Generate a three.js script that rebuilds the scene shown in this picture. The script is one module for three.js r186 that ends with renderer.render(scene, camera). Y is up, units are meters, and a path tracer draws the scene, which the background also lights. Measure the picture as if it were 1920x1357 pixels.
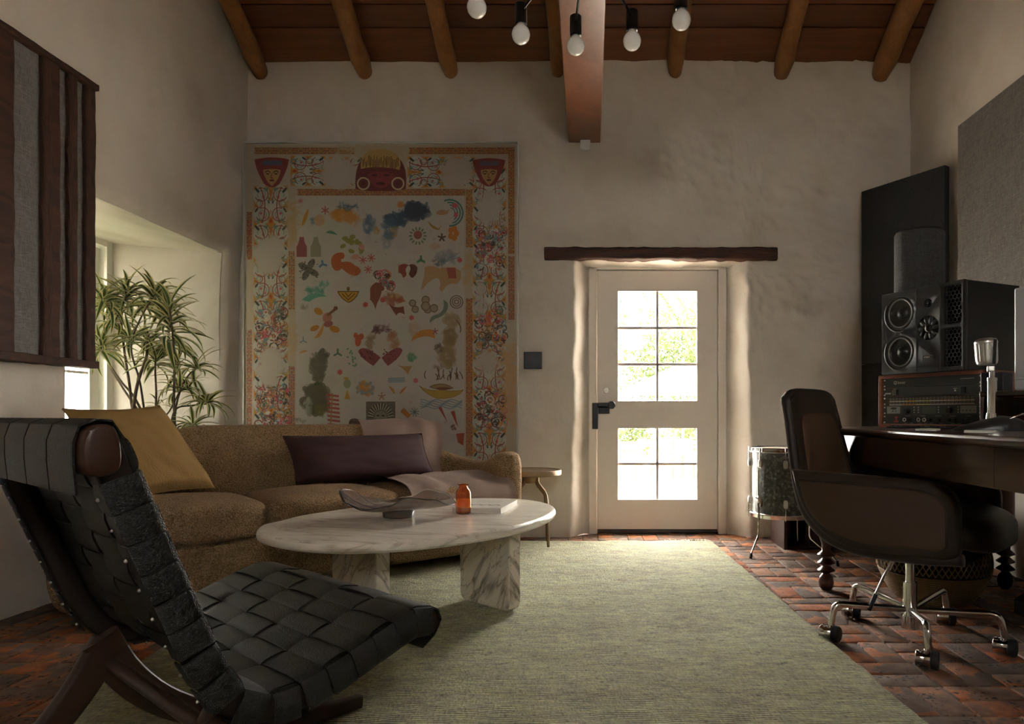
import * as THREE from 'three';
import { RoundedBoxGeometry } from 'three/addons/geometries/RoundedBoxGeometry.js';
import { mergeGeometries, toCreasedNormals } from 'three/addons/utils/BufferGeometryUtils.js';
import { createNoise3D } from 'simplex-noise';

// ---------------------------------------------------------------- camera, sky, sun, exposure
const scene = new THREE.Scene();
const K = 1280, CU = 1105, CV = 780, EYE = 0.9;             // focal length and principal point in pixels of the 1920 x 1357 frame, eye height
const camera = new THREE.PerspectiveCamera(2 * Math.atan(CV / K) * 180 / Math.PI, CU / CV, 0.05, 300);
camera.setViewOffset(2 * CU, 2 * CV, 0, 0, 1920, 1357);     // a shifted lens: the verticals stay upright
camera.position.set(0, EYE, 0);
camera.lookAt(0, EYE, -1);

const renderer = new THREE.WebGLRenderer();
renderer.toneMapping = THREE.LinearToneMapping;
renderer.toneMappingExposure = 3.8;
renderer.shadowMap.enabled = true;

scene.background = new THREE.Color().setRGB(1.0, 0.95, 0.89);   // bright hazy sky, warm white balance
scene.backgroundIntensity = 14;

const sun = new THREE.DirectionalLight(new THREE.Color().setRGB(1, 0.94, 0.86), 22);
sun.position.set(11, 16, -6);
sun.target.position.set(0, 0, -6);
sun.castShadow = true;
sun.shadow.mapSize.set(2048, 2048);
Object.assign(sun.shadow.camera, { left: -25, right: 25, top: 25, bottom: -25, near: 1, far: 80 });
scene.add(sun, sun.target);

// ---------------------------------------------------------------- helpers
const V = (x, y, z) => new THREE.Vector3(x, y, z);
const W = (x, y, d) => new THREE.Vector3(x, y, -d);                                   // x, height, depth in front of the camera
const atZ = (u, v, d) => W((u - CU) * d / K, EYE - (v - CV) * d / K, d);              // pixel at a depth
const atY = (u, v, y = 0) => atZ(u, v, K * (EYE - y) / (v - CV));                     // pixel on a level
const atX = (u, v, x) => atZ(u, v, x * K / (u - CU));                                 // pixel on a plane x = const
const lerp = THREE.MathUtils.lerp, clamp = THREE.MathUtils.clamp, sstep = THREE.MathUtils.smoothstep, PI = Math.PI;
function rng(seed) { let a = seed >>> 0; return () => { a = (a + 0x6d2b79f5) | 0; let t = Math.imul(a ^ (a >>> 15), 1 | a); t = (t + Math.imul(t ^ (t >>> 7), 61 | t)) ^ t; return ((t ^ (t >>> 14)) >>> 0) / 4294967296; }; }
const N3 = createNoise3D(rng(11));
const R = rng(2024);

function hash(x, y, s) { let h = Math.imul(x, 374761393) ^ Math.imul(y, 668265263) ^ Math.imul(s, 1274126177); h = Math.imul(h ^ (h >>> 13), 1274126177); return ((h ^ (h >>> 16)) >>> 0) / 4294967296; }
function tn(x, y, px, py, s) {                                 // tiling value noise, 0..1
  const xi = Math.floor(x), yi = Math.floor(y), fx = x - xi, fy = y - yi, u = fx * fx * (3 - 2 * fx), v = fy * fy * (3 - 2 * fy);
  const X0 = ((xi % px) + px) % px, X1 = (X0 + 1) % px, Y0 = ((yi % py) + py) % py, Y1 = (Y0 + 1) % py;
  const a = hash(X0, Y0, s), b = hash(X1, Y0, s), c = hash(X0, Y1, s), d = hash(X1, Y1, s);
  return a + (b - a) * u + (c - a + (a - b - c + d) * u) * v;
}
function fbm(u, v, px, py, oct, s, gain = 0.5) { let a = 0, w = 0, g = 1; for (let i = 0; i < oct; i++) { a += g * tn(u * px, v * py, px, py, s + i * 17); w += g; g *= gain; px *= 2; py *= 2; } return a / w; }
function worley(u, v, n, s) {                                  // tiling cells: [nearest distance in cells, second, id]
  const x = u * n, y = v * n, xi = Math.floor(x), yi = Math.floor(y); let d1 = 9, d2 = 9, id = 0;
  for (let j = -1; j <= 1; j++) for (let i = -1; i <= 1; i++) {
    const cx = ((xi + i) % n + n) % n, cy = ((yi + j) % n + n) % n, px = xi + i + hash(cx, cy, s), py = yi + j + hash(cx, cy, s + 7), d = Math.hypot(px - x, py - y);
    if (d < d1) { d2 = d1; d1 = d; id = hash(cx, cy, s + 13); } else if (d < d2) d2 = d;
  }
  return [d1, d2, id];
}
function dataTex(w, h, fn, srgb = false, rx = 1, ry = rx) {
  const d = new Uint8Array(w * h * 4);
  for (let y = 0, o = 0; y < h; y++) for (let x = 0; x < w; x++, o += 4) {
    const c = fn((x + 0.5) / w, (y + 0.5) / h);
    if (typeof c === 'number') { d[o] = d[o + 1] = d[o + 2] = clamp(c, 0, 1) * 255; } else { d[o] = clamp(c[0], 0, 1) * 255; d[o + 1] = clamp(c[1], 0, 1) * 255; d[o + 2] = clamp(c[2], 0, 1) * 255; }
    d[o + 3] = 255;
  }
  const t = new THREE.DataTexture(d, w, h, THREE.RGBAFormat);
  t.wrapS = t.wrapT = THREE.RepeatWrapping; t.magFilter = THREE.LinearFilter; t.minFilter = THREE.LinearMipmapLinearFilter; t.generateMipmaps = true;
  if (srgb) t.colorSpace = THREE.SRGBColorSpace;
  t.repeat.set(rx, ry); t.needsUpdate = true;
  return t;
}
const rep = (t, rx, ry = rx, rot = 0) => { const c = t.clone(); c.repeat.set(rx, ry); c.rotation = rot; c.needsUpdate = true; return c; };
const C = (r, g, b) => new THREE.Color().setRGB(r, g, b);
const mat = (color, roughness, extra = {}) => new THREE.MeshStandardMaterial({ color, roughness, ...extra });
const phys = (color, roughness, extra = {}) => new THREE.MeshPhysicalMaterial({ color, roughness, ...extra });

const taken = new Map();
function numbered(name) { const n = taken.get(name) || 0; taken.set(name, n + 1); return n ? name + '_' + String(n).padStart(3, '0') : name; }
function shade(o) { o.traverse((m) => { if (m.isMesh) { m.castShadow = true; m.receiveShadow = true; } }); return o; }
function part(name, geo, m, parent, label) { const o = new THREE.Mesh(geo, m); o.name = name; o.castShadow = o.receiveShadow = true; if (label) o.userData.label = label; parent.add(o); return o; }
function thing(name, label, category, pos = [0, 0, 0], turn = 0, group) {
  const o = new THREE.Group(); o.name = numbered(name); o.position.set(...pos); o.rotation.y = turn; o.userData = { label, category }; if (group) o.userData.group = group; scene.add(o); return o;
}
function single(name, geo, m, label, category, group) { const o = part(numbered(name), geo, m, scene); o.userData = { label, category }; if (group) o.userData.group = group; return o; }
function struct(name, geo, m, label) { const o = part(numbered(name), geo, m, scene); o.userData = { kind: 'structure' }; if (label) o.userData.label = label; return o; }
function structGroup(name, pos = [0, 0, 0]) { const o = new THREE.Group(); o.name = numbered(name); o.position.set(...pos); o.userData = { kind: 'structure' }; scene.add(o); return o; }

// geometry
const noIndex = (g) => (g.index ? g.toNonIndexed() : g);
function clean(g) { g = noIndex(g); if (!g.attributes.normal) g.computeVertexNormals(); if (!g.attributes.uv) g.setAttribute('uv', new THREE.BufferAttribute(new Float32Array(g.attributes.position.count * 2), 2)); for (const k of Object.keys(g.attributes)) if (!['position', 'normal', 'uv', 'color'].includes(k)) g.deleteAttribute(k); return g; }
function merge(list) { const l = list.map(clean), col = l.some((g) => g.attributes.color); if (!col) return mergeGeometries(l); for (const g of l) if (!g.attributes.color) g.setAttribute('color', new THREE.BufferAttribute(new Float32Array(g.attributes.position.count * 3).fill(1), 3)); return mergeGeometries(l); }
function boxUV(g, s = 1, ou = 0, ov = 0, swap = false) {       // uv in metres, each face by the plane it faces
  g = clean(g); const p = g.attributes.position, uv = new Float32Array(p.count * 2), a = V(), b = V(), c = V(), n = V();
  for (let i = 0; i < p.count; i += 3) {
    a.fromBufferAttribute(p, i); b.fromBufferAttribute(p, i + 1); c.fromBufferAttribute(p, i + 2); n.copy(b).sub(a).cross(c.clone().sub(a));
    const ax = Math.abs(n.x), ay = Math.abs(n.y), az = Math.abs(n.z);
    for (let k = 0; k < 3; k++) {
      const q = [a, b, c][k]; let u, v;
      if (ay >= ax && ay >= az) { u = q.x; v = q.z; } else if (ax >= az) { u = q.z; v = q.y; } else { u = q.x; v = q.y; }
      if (swap) [u, v] = [v, u];
      uv[(i + k) * 2] = u * s + ou; uv[(i + k) * 2 + 1] = v * s + ov;
    }
  }
  g.setAttribute('uv', new THREE.BufferAttribute(uv, 2)); return g;
}
const T = (g, x = 0, y = 0, z = 0, rx = 0, ry = 0, rz = 0) => { g.applyMatrix4(new THREE.Matrix4().compose(V(x, y, z), new THREE.Quaternion().setFromEuler(new THREE.Euler(rx, ry, rz)), V(1, 1, 1))); return g; };
const box = (w, h, d, x = 0, y = 0, z = 0, r = 0.004, seg = 1) => { const q = Math.min(r, w / 2.01, h / 2.01, d / 2.01); return T(q > 0 ? new RoundedBoxGeometry(w, h, d, seg, q) : new THREE.BoxGeometry(w, h, d), x, y, z); };
const cyl = (r0, r1, h, x = 0, y = 0, z = 0, seg = 24, open = false) => T(new THREE.CylinderGeometry(r1, r0, h, seg, 1, open), x, y + h / 2, z);   // r0 below, base at y
const lathe = (pts, seg = 32) => new THREE.LatheGeometry(pts.map(([r, y]) => new THREE.Vector2(Math.max(r, 1e-5), y)), seg);
const tube = (pts, r, seg = 24, rad = 8, closed = false, tension = 0.5) => new THREE.TubeGeometry(new THREE.CatmullRomCurve3(pts.map((p) => (p.isVector3 ? p : V(...p))), closed, 'catmullrom', tension), seg, r, rad, closed);
function rod(a, b, r0, r1 = r0, seg = 12) { const d = b.clone().sub(a), g = new THREE.CylinderGeometry(r1, r0, d.length(), seg); g.applyQuaternion(new THREE.Quaternion().setFromUnitVectors(V(0, 1, 0), d.clone().normalize())); g.translate((a.x + b.x) / 2, (a.y + b.y) / 2, (a.z + b.z) / 2); return g; }
function polyTube(pts, r, bend, rad = 10) {                     // straight runs with rounded bends
  const P = pts.map((p) => (p.isVector3 ? p : V(...p))), path = new THREE.CurvePath();
  let last = P[0];
  for (let i = 1; i < P.length; i++) {
    if (i < P.length - 1) {
      const a = P[i].clone().add(P[i - 1].clone().sub(P[i]).setLength(bend)), b = P[i].clone().add(P[i + 1].clone().sub(P[i]).setLength(bend));
      path.add(new THREE.LineCurve3(last, a)); path.add(new THREE.QuadraticBezierCurve3(a, P[i], b)); last = b;
    } else path.add(new THREE.LineCurve3(last, P[i]));
  }
  const out = []; for (const c of path.curves) { const n = c.isLineCurve3 ? 1 : 6; for (let k = out.length ? 1 : 0; k <= n; k++) out.push(c.getPoint(k / n)); }
  const curve = new THREE.CurvePath(); for (let i = 1; i < out.length; i++) curve.add(new THREE.LineCurve3(out[i - 1], out[i]));
  return sweep(out, r, rad);
}
function sweep(pts, r, rad = 10) {                              // round section along a polyline, radius a number or f(t), ends closed
  const n = pts.length, pos = [], uv = [], idx = []; let nrm = V(0.3, 0.9, 0.2), len = 0;
  for (let i = 0; i < n; i++) {
    const t = pts[Math.min(i + 1, n - 1)].clone().sub(pts[Math.max(i - 1, 0)]).normalize();
    nrm = nrm.sub(t.clone().multiplyScalar(nrm.dot(t))); if (nrm.lengthSq() < 1e-6) nrm = V(1, 0, 0).cross(t); nrm.normalize();
    const bi = t.clone().cross(nrm), rr = typeof r === 'number' ? r : r(i / (n - 1));
    if (i) len += pts[i].distanceTo(pts[i - 1]);
    for (let k = 0; k <= rad; k++) { const a = k / rad * 2 * PI, q = pts[i].clone().addScaledVector(nrm, Math.cos(a) * rr).addScaledVector(bi, Math.sin(a) * rr); pos.push(q.x, q.y, q.z); uv.push(k / rad * 2 * PI * rr, len); }
  }
  for (let i = 0; i < n - 1; i++) for (let k = 0; k < rad; k++) { const a = i * (rad + 1) + k, b = a + rad + 1; idx.push(a, a + 1, b, a + 1, b + 1, b); }
  for (const e of [0, n - 1]) { const c = pos.length / 3; pos.push(pts[e].x, pts[e].y, pts[e].z); uv.push(0, 0); for (let k = 0; k < rad; k++) { const a = e * (rad + 1) + k; if (e) idx.push(a, a + 1, c); else idx.push(a + 1, a, c); } }
  const g = new THREE.BufferGeometry(); g.setAttribute('position', new THREE.Float32BufferAttribute(pos, 3)); g.setAttribute('uv', new THREE.Float32BufferAttribute(uv, 2)); g.setIndex(idx); g.computeVertexNormals(); return g;
}
function grid(nu, nv, fn, closed = false, keep) {               // fn(u, v) -> [x, y, z, s, t]
  const pos = [], uv = [], idx = [];
  for (let j = 0; j <= nv; j++) for (let i = 0; i <= nu; i++) { const q = fn(closed && i === nu ? 0 : i / nu, j / nv, i, j); pos.push(q[0], q[1], q[2]); uv.push(closed && i === nu && q[5] !== undefined ? q[5] : q[3] ?? i / nu, q[4] ?? j / nv); }
  for (let j = 0; j < nv; j++) for (let i = 0; i < nu; i++) { if (keep && !keep(i, j)) continue; const a = j * (nu + 1) + i, b = a + nu + 1; idx.push(a, a + 1, b, a + 1, b + 1, b); }
  const g = new THREE.BufferGeometry(); g.setAttribute('position', new THREE.Float32BufferAttribute(pos, 3)); g.setAttribute('uv', new THREE.Float32BufferAttribute(uv, 2)); g.setIndex(idx); g.computeVertexNormals();
  if (closed) { const n = g.attributes.normal; for (let j = 0; j <= nv; j++) { const a = j * (nu + 1), b = a + nu, v = V(n.getX(a) + n.getX(b), n.getY(a) + n.getY(b), n.getZ(a) + n.getZ(b)).normalize(); n.setXYZ(a, v.x, v.y, v.z); n.setXYZ(b, v.x, v.y, v.z); } }
  return g;
}
function fill(outline, depth, bevel = 0.004, seg = 2, curveSegments = 12) {   // outline [[x, y] ...] or a Shape, extruded along z from 0 to depth
  const s = outline instanceof THREE.Shape ? outline : new THREE.Shape(outline.map(([x, y]) => new THREE.Vector2(x, y)));
  const b = Math.min(bevel, depth / 2.01), g = new THREE.ExtrudeGeometry(s, { depth: depth - 2 * b, bevelEnabled: b > 0, bevelThickness: b, bevelSize: b, bevelOffset: -b, bevelSegments: seg, curveSegments }); g.translate(0, 0, b); return g;
}
const creased = (g, a = 0.6) => toCreasedNormals(g, a);
function smoothClosed(pts, n) { const c = new THREE.CatmullRomCurve3(pts.map(([x, y]) => V(x, y, 0)), true, 'centripetal'); return c.getPoints(n).slice(0, -1).map((p) => [p.x, p.y]); }
function puff(w, h, d, k = 5, n = 14, crown = 0) {              // soft rounded block
  const g = new THREE.BoxGeometry(2, 2, 2, n, n, n), p = g.attributes.position;
  for (let i = 0; i < p.count; i++) {
    let x = p.getX(i), y = p.getY(i), z = p.getZ(i); const f = Math.pow(Math.abs(x) ** k + Math.abs(y) ** k + Math.abs(z) ** k, -1 / k); x *= f; y *= f; z *= f;
    const c = y > 0 ? crown * (1 - x * x) * (1 - z * z) : 0; p.setXYZ(i, x * w / 2, y * h / 2 + c, z * d / 2);
  }
  const q = mergeV(g); q.computeVertexNormals(); return q;
}
function mergeV(g) { g.deleteAttribute('normal'); g.deleteAttribute('uv'); const p = g.attributes.position, m = new Map(), map = [], pos = []; for (let i = 0; i < p.count; i++) { const k = Math.round(p.getX(i) * 1e5) + '_' + Math.round(p.getY(i) * 1e5) + '_' + Math.round(p.getZ(i) * 1e5); if (!m.has(k)) { m.set(k, pos.length / 3); pos.push(p.getX(i), p.getY(i), p.getZ(i)); } map.push(m.get(k)); } const o = new THREE.BufferGeometry(); o.setAttribute('position', new THREE.Float32BufferAttribute(pos, 3)); o.setIndex(g.index ? [...g.index.array].map((i) => map[i]) : map); return o; }

// ---------------------------------------------------------------- textures
const texPlaster = dataTex(1024, 1024, (u, v) => { const a = fbm(u, v, 6, 6, 6, 3), w = fbm(u, v, 24, 10, 4, 31); return 0.62 * a + 0.33 * w + 0.05 * tn(u * 200, v * 200, 200, 200, 5); }, false, 0.7);
const texPlasterCol = dataTex(512, 512, (u, v) => { const a = fbm(u, v, 4, 4, 6, 41), b = Math.pow(fbm(u, v, 9, 9, 5, 77), 3); const k = 0.94 + 0.1 * (a - 0.5) - 0.1 * b; return [k, k * (0.995 - 0.015 * b), k * (0.985 - 0.04 * b)]; }, true, 0.45);
const texWood = dataTex(1024, 512, (u, v) => { const warp = fbm(u, v, 3, 6, 3, 9) * 0.12; const g = fbm(u, v + warp, 4, 60, 4, 21, 0.65), f = tn(u * 24, v * 256, 24, 256, 15), k = Math.sin((v + warp * 1.6) * PI * 2 * 9) * 0.5 + 0.5; return 0.42 + 0.4 * g + 0.12 * f + 0.14 * k * fbm(u, v, 2, 5, 2, 4); });
const texWoodRough = dataTex(1024, 512, (u, v) => { const warp = fbm(u, v, 4, 6, 3, 19) * 0.1; const g = fbm(u, v + warp, 5, 70, 4, 27, 0.7), crack = Math.pow(tn(u * 6, (v + warp) * 46, 6, 46, 55), 6); const s = fbm(u, v, 9, 5, 4, 63); return clamp(0.2 + 0.75 * g * (0.45 + 0.9 * s) - 0.35 * crack, 0.03, 1); });
const texBoucle = dataTex(512, 512, (u, v) => { const [d, e, id] = worley(u, v, 52, 5); return clamp((1 - d) * 0.75 + 0.25 * (e - d), 0, 1) * (0.75 + 0.25 * id); });
const texBoucleCol = dataTex(512, 512, (u, v) => { const [d, , id] = worley(u, v, 52, 5); const k = (0.80 + 0.16 * id) * (1.05 - 0.34 * d) * (0.93 + 0.14 * fbm(u, v, 6, 6, 3, 71)); return [k, k * 0.98, k * (0.92 + 0.08 * id)]; }, true);
const texLinen = dataTex(512, 512, (u, v) => { const a = tn(u * 12, v * 170, 12, 170, 3), b = tn(u * 170, v * 12, 170, 12, 8); return 0.55 + 0.28 * (a - 0.5) + 0.3 * (b - 0.5) + 0.25 * (tn(u * 170, v * 170, 170, 170, 2) - 0.5) + 0.12 * (fbm(u, v, 5, 5, 3, 6) - 0.5); });
const texFuzz = dataTex(512, 512, (u, v) => 0.5 * fbm(u, v, 12, 40, 4, 88) + 0.5 * tn(u * 200, v * 240, 200, 240, 9));
const texLeather = dataTex(512, 512, (u, v) => { const [d, e] = worley(u, v, 64, 91); return clamp((e - d) * 1.6, 0, 1) * 0.7 + 0.3 * fbm(u, v, 5, 5, 4, 12); });
const texRug = dataTex(1024, 1024, (u, v) => { const wob = fbm(u, v, 10, 4, 3, 35) * 0.018; const rib = Math.abs(Math.sin((v + wob) * PI * 84)); const knot = tn(u * 190, v * 84, 190, 84, 7); const gap = Math.pow(fbm(u, v, 22, 84, 3, 61), 2); return clamp(0.55 * Math.pow(rib, 0.7) + 0.35 * knot + 0.3 * gap - 0.1, 0, 1); });
const texRugCol = dataTex(1024, 1024, (u, v) => { const wob = fbm(u, v, 10, 4, 3, 35) * 0.018; const rib = Math.abs(Math.sin((v + wob) * PI * 84)); const a = tn(u * 30, v * 84, 30, 84, 3), b = fbm(u, v, 5, 12, 4, 23), kn = tn(u * 190, v * 84, 190, 84, 7); const dark = 0.55 * sstep(tn(u * 60, v * 84, 60, 84, 99), 0.78, 1.0); const k = (0.66 + 0.16 * a + 0.16 * (b - 0.5) + 0.14 * kn) * (0.72 + 0.28 * Math.pow(rib, 0.6)) * (1 - 0.35 * dark); return [k * (1 - 0.04 * b), k, k * (0.97 - 0.1 * a)]; }, true);
const marbleFn = (u, v, s) => { const wx = fbm(u, v, 3, 3, 4, s) - 0.5, wy = fbm(u, v, 3, 3, 4, s + 50) - 0.5; let vein = 0; for (const [f, w, q] of [[3, 0.10, 0], [6, 0.05, 31], [11, 0.03, 77]]) { const n = fbm(u + wx * 0.25, v + wy * 0.12, f, f * 3, 4, s + q); vein += Math.pow(clamp(1 - Math.abs(n - 0.5) / w, 0, 1), 2.2) * (0.2 + 0.8 * fbm(u, v, 4, 4, 3, s + q + 5)); } const cloud = fbm(u + wx * 0.2, v + wy * 0.2, 3, 7, 5, s + 9); return [vein, cloud]; };
const texMarble = dataTex(1024, 1024, (u, v) => { const [vein, cl] = marbleFn(u, v, 301); const k = 0.95 - 0.14 * (cl - 0.35) - 0.2 * clamp(vein, 0, 1.2); return [k, k * (0.975 - 0.025 * vein), k * (0.945 - 0.08 * vein)]; }, true);
const texMarbleLeg = dataTex(1024, 1024, (u, v) => { const [vein, cl] = marbleFn(u, v, 517); const k = 0.92 - 0.18 * (cl - 0.4) - 0.4 * clamp(vein, 0, 1.2); return [k, k * (0.975 - 0.02 * vein), k * (0.93 - 0.05 * vein)]; }, true);
const texBrick = dataTex(1024, 1024, (u, v) => { const a = fbm(u, v, 7, 7, 6, 201), p = sstep(fbm(u, v, 9, 9, 5, 230), 0.53, 0.61), sp = sstep(tn(u * 120, v * 120, 120, 120, 7) * fbm(u, v, 20, 20, 3, 9), 0.42, 0.6), g = fbm(u, v, 30, 30, 4, 66); const base = [0.47 + 0.16 * (a - 0.5), 0.39 + 0.13 * (a - 0.5), 0.345 + 0.11 * (a - 0.5)], hot = [0.74, 0.45, 0.25]; const k = (0.8 + 0.4 * g) * (1 - 0.55 * sp), m = p * clamp(1.6 * fbm(u, v, 3, 3, 2, 14) - 0.35, 0, 1); return [0, 1, 2].map((c) => lerp(base[c], hot[c], m) * k); }, true);
const texBrickBump = dataTex(512, 512, (u, v) => 0.6 * fbm(u, v, 10, 10, 5, 201) + 0.4 * (1 - sstep(tn(u * 110, v * 110, 110, 110, 3), 0.78, 0.95)));
const texPearl = dataTex(512, 512, (u, v) => { const [d, e, id] = worley(u + 0.03 * fbm(u, v, 8, 8, 3, 3), v + 0.03 * fbm(u, v, 8, 8, 3, 8), 26, 77); const k = 0.03 + 0.22 * Math.pow(id, 2.5) * (0.4 + 0.9 * (e - d)) + 0.05 * fbm(u, v, 20, 20, 3, 5); return [k * 0.95, k, k * 0.94]; });
const texSpeck = dataTex(256, 256, (u, v) => 0.5 + 0.5 * (fbm(u, v, 30, 30, 3, 44) - 0.5));
// ---------------------------------------------------------------- materials
const M = {
  plaster: mat(C(0.78, 0.715, 0.64), 0.93, { map: texPlasterCol, bumpMap: texPlaster, bumpScale: 0.0085 }),
  plasterNiche: mat(C(0.78, 0.73, 0.64), 0.9, { map: texPlasterCol, bumpMap: texPlaster, bumpScale: 0.004 }),
  doorPaint: mat(C(0.74, 0.67, 0.59), 0.45),
  windowPaint: mat(C(0.80, 0.79, 0.70), 0.45),
  plank: ['#7a4520', '#6c3b1a', '#834a24', '#70401d'].map((c) => mat(new THREE.Color(c), 0.5, { map: rep(texWood, 0.45, 1.5), bumpMap: rep(texWood, 0.45, 1.5), bumpScale: 0.002 })),
  pole: mat(new THREE.Color('#a06a33'), 0.55, { map: rep(texWood, 3, 0.5, PI / 2), bumpMap: rep(texWood, 3, 0.5, PI / 2), bumpScale: 0.004 }),
  beam: phys(new THREE.Color('#874d26'), 0.36, { map: rep(texWood, 1.6, 0.35, PI / 2), bumpMap: rep(texWood, 1.6, 0.35, PI / 2), bumpScale: 0.002, clearcoat: 0.35, clearcoatRoughness: 0.35 }),
  lintel: mat(new THREE.Color('#5c2f16'), 0.6, { map: rep(texWoodRough, 0.9, 3), bumpMap: rep(texWoodRough, 0.9, 3), bumpScale: 0.006 }),
  oldWood: mat(new THREE.Color('#57301a'), 0.75, { map: rep(texWoodRough, 2.5, 0.6, PI / 2), bumpMap: rep(texWoodRough, 2.5, 0.6, PI / 2), bumpScale: 0.006 }),
  mortar: mat(C(0.15, 0.11, 0.085), 0.95, { bumpMap: rep(texBrickBump, 3), bumpScale: 0.004 }),
  black: mat(C(0.012, 0.012, 0.013), 0.45),
  blackMetal: mat(C(0.02, 0.02, 0.022), 0.38, { metalness: 0.6 }),
  chrome: mat(C(0.78, 0.77, 0.75), 0.12, { metalness: 1 }),
  chromeDull: mat(C(0.62, 0.60, 0.57), 0.3, { metalness: 1 }),
  rubber: mat(C(0.012, 0.012, 0.012), 0.7),
  glass: phys(C(0.97, 0.99, 0.97), 0.0, { transmission: 1, thickness: 0, ior: 1.5 }),
};

// ---------------------------------------------------------------- the room
const ZB = 5.05, XL = -2.60, XR = 2.37, ZR = -1.3;                // back wall depth, side walls, rear wall depth
const SLOPE = 0.515, EAVE = 3.53, RIDGE = 2.0;                    // ceiling rises towards the ridge in the middle of the room
const roofY = (d) => EAVE + SLOPE * (d > RIDGE ? ZB - d : (ZB - RIDGE) - (RIDGE - d));
function lumps(x, y, z, rough = 1) {
  const big = 0.012 * N3(x * 0.8, y * 0.8, z * 0.8) + 0.006 * N3(x * 2.3, y * 2.3, z * 2.3 + 9);
  const mask = sstep(N3(x * 1.1 + 3, y * 1.1, z * 1.1), -0.3, 0.7), r = N3(x * 7, y * 7, z * 7), q = N3(x * 16, y * 16, z * 16);
  return big + rough * (0.0015 * N3(x * 5, y * 9, z * 5) + mask * (0.0055 * Math.max(0, r) ** 1.5 + 0.0016 * q) + 0.0006 * N3(x * 34, y * 34, z * 34));
}
const steps = (spans) => { const o = []; for (const [a, b, s] of spans) { const n = Math.max(1, Math.round((b - a) / s)); for (let i = o.length ? 1 : 0; i <= n; i++) o.push(a + (b - a) * i / n); } return o; };

{ // back wall with the deep splayed doorway
  const xs = steps([[-2.85, -0.3, 0.032], [-0.3, 0.0, 0.011], [0.0, 1.035, 0.03], [1.035, 1.3, 0.011], [1.3, 2.6, 0.03]]), ys = steps([[0, 1.9, 0.032], [1.9, 2.2, 0.012], [2.2, 3.75, 0.03]]);
  const g = grid(xs.length - 1, ys.length - 1, (u, v, i, j) => {
    const x = xs[i], y = ys[j], wob = 0.012 * N3(x * 0.2, y * 3.1, 1) + 0.006 * N3(5, y * 9, 2);
    const l = (x - (-0.105 - 0.03 * (1 - y / 2) + wob)) / 0.1, r = ((1.185 + 0.02 * (1 - y / 2) + 0.8 * wob) - x) / 0.155, t = (2.065 + 0.01 * N3(x * 4, 3, 3) - y) / 0.035;
    const k = clamp(Math.min(l, r, t), 0, 1), deep = 0.175 * (0.35 * k + 0.65 * k * k * (3 - 2 * k));
    const rough = 1.3 + 1.7 * sstep(x, -0.2, 1.2);
    return [x, y, -ZB - deep + lumps(x, y, 0, rough) * (1 - 0.5 * k) - 0.008 * (1 - k), x, y];
  }, false, (i, j) => !(xs[i] >= -0.0005 && xs[i + 1] <= 1.0355 && ys[j + 1] <= 2.0305));
  const body = [box(2.9, 3.9, 0.22, -1.55, 1.85, -ZB - 0.2, 0), box(1.5, 3.9, 0.22, 1.94, 1.85, -ZB - 0.2, 0), box(1.3, 1.75, 0.22, 0.55, 2.93, -ZB - 0.2, 0)];
  struct('wall_back', merge([g, ...body.map((b) => boxUV(b))]), M.plaster);
}
const NZ0 = 3.43, NZ1 = 4.86, NY0 = 0.62, NY1 = 2.06, WX = -3.15;   // window niche in the left wall
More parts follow.
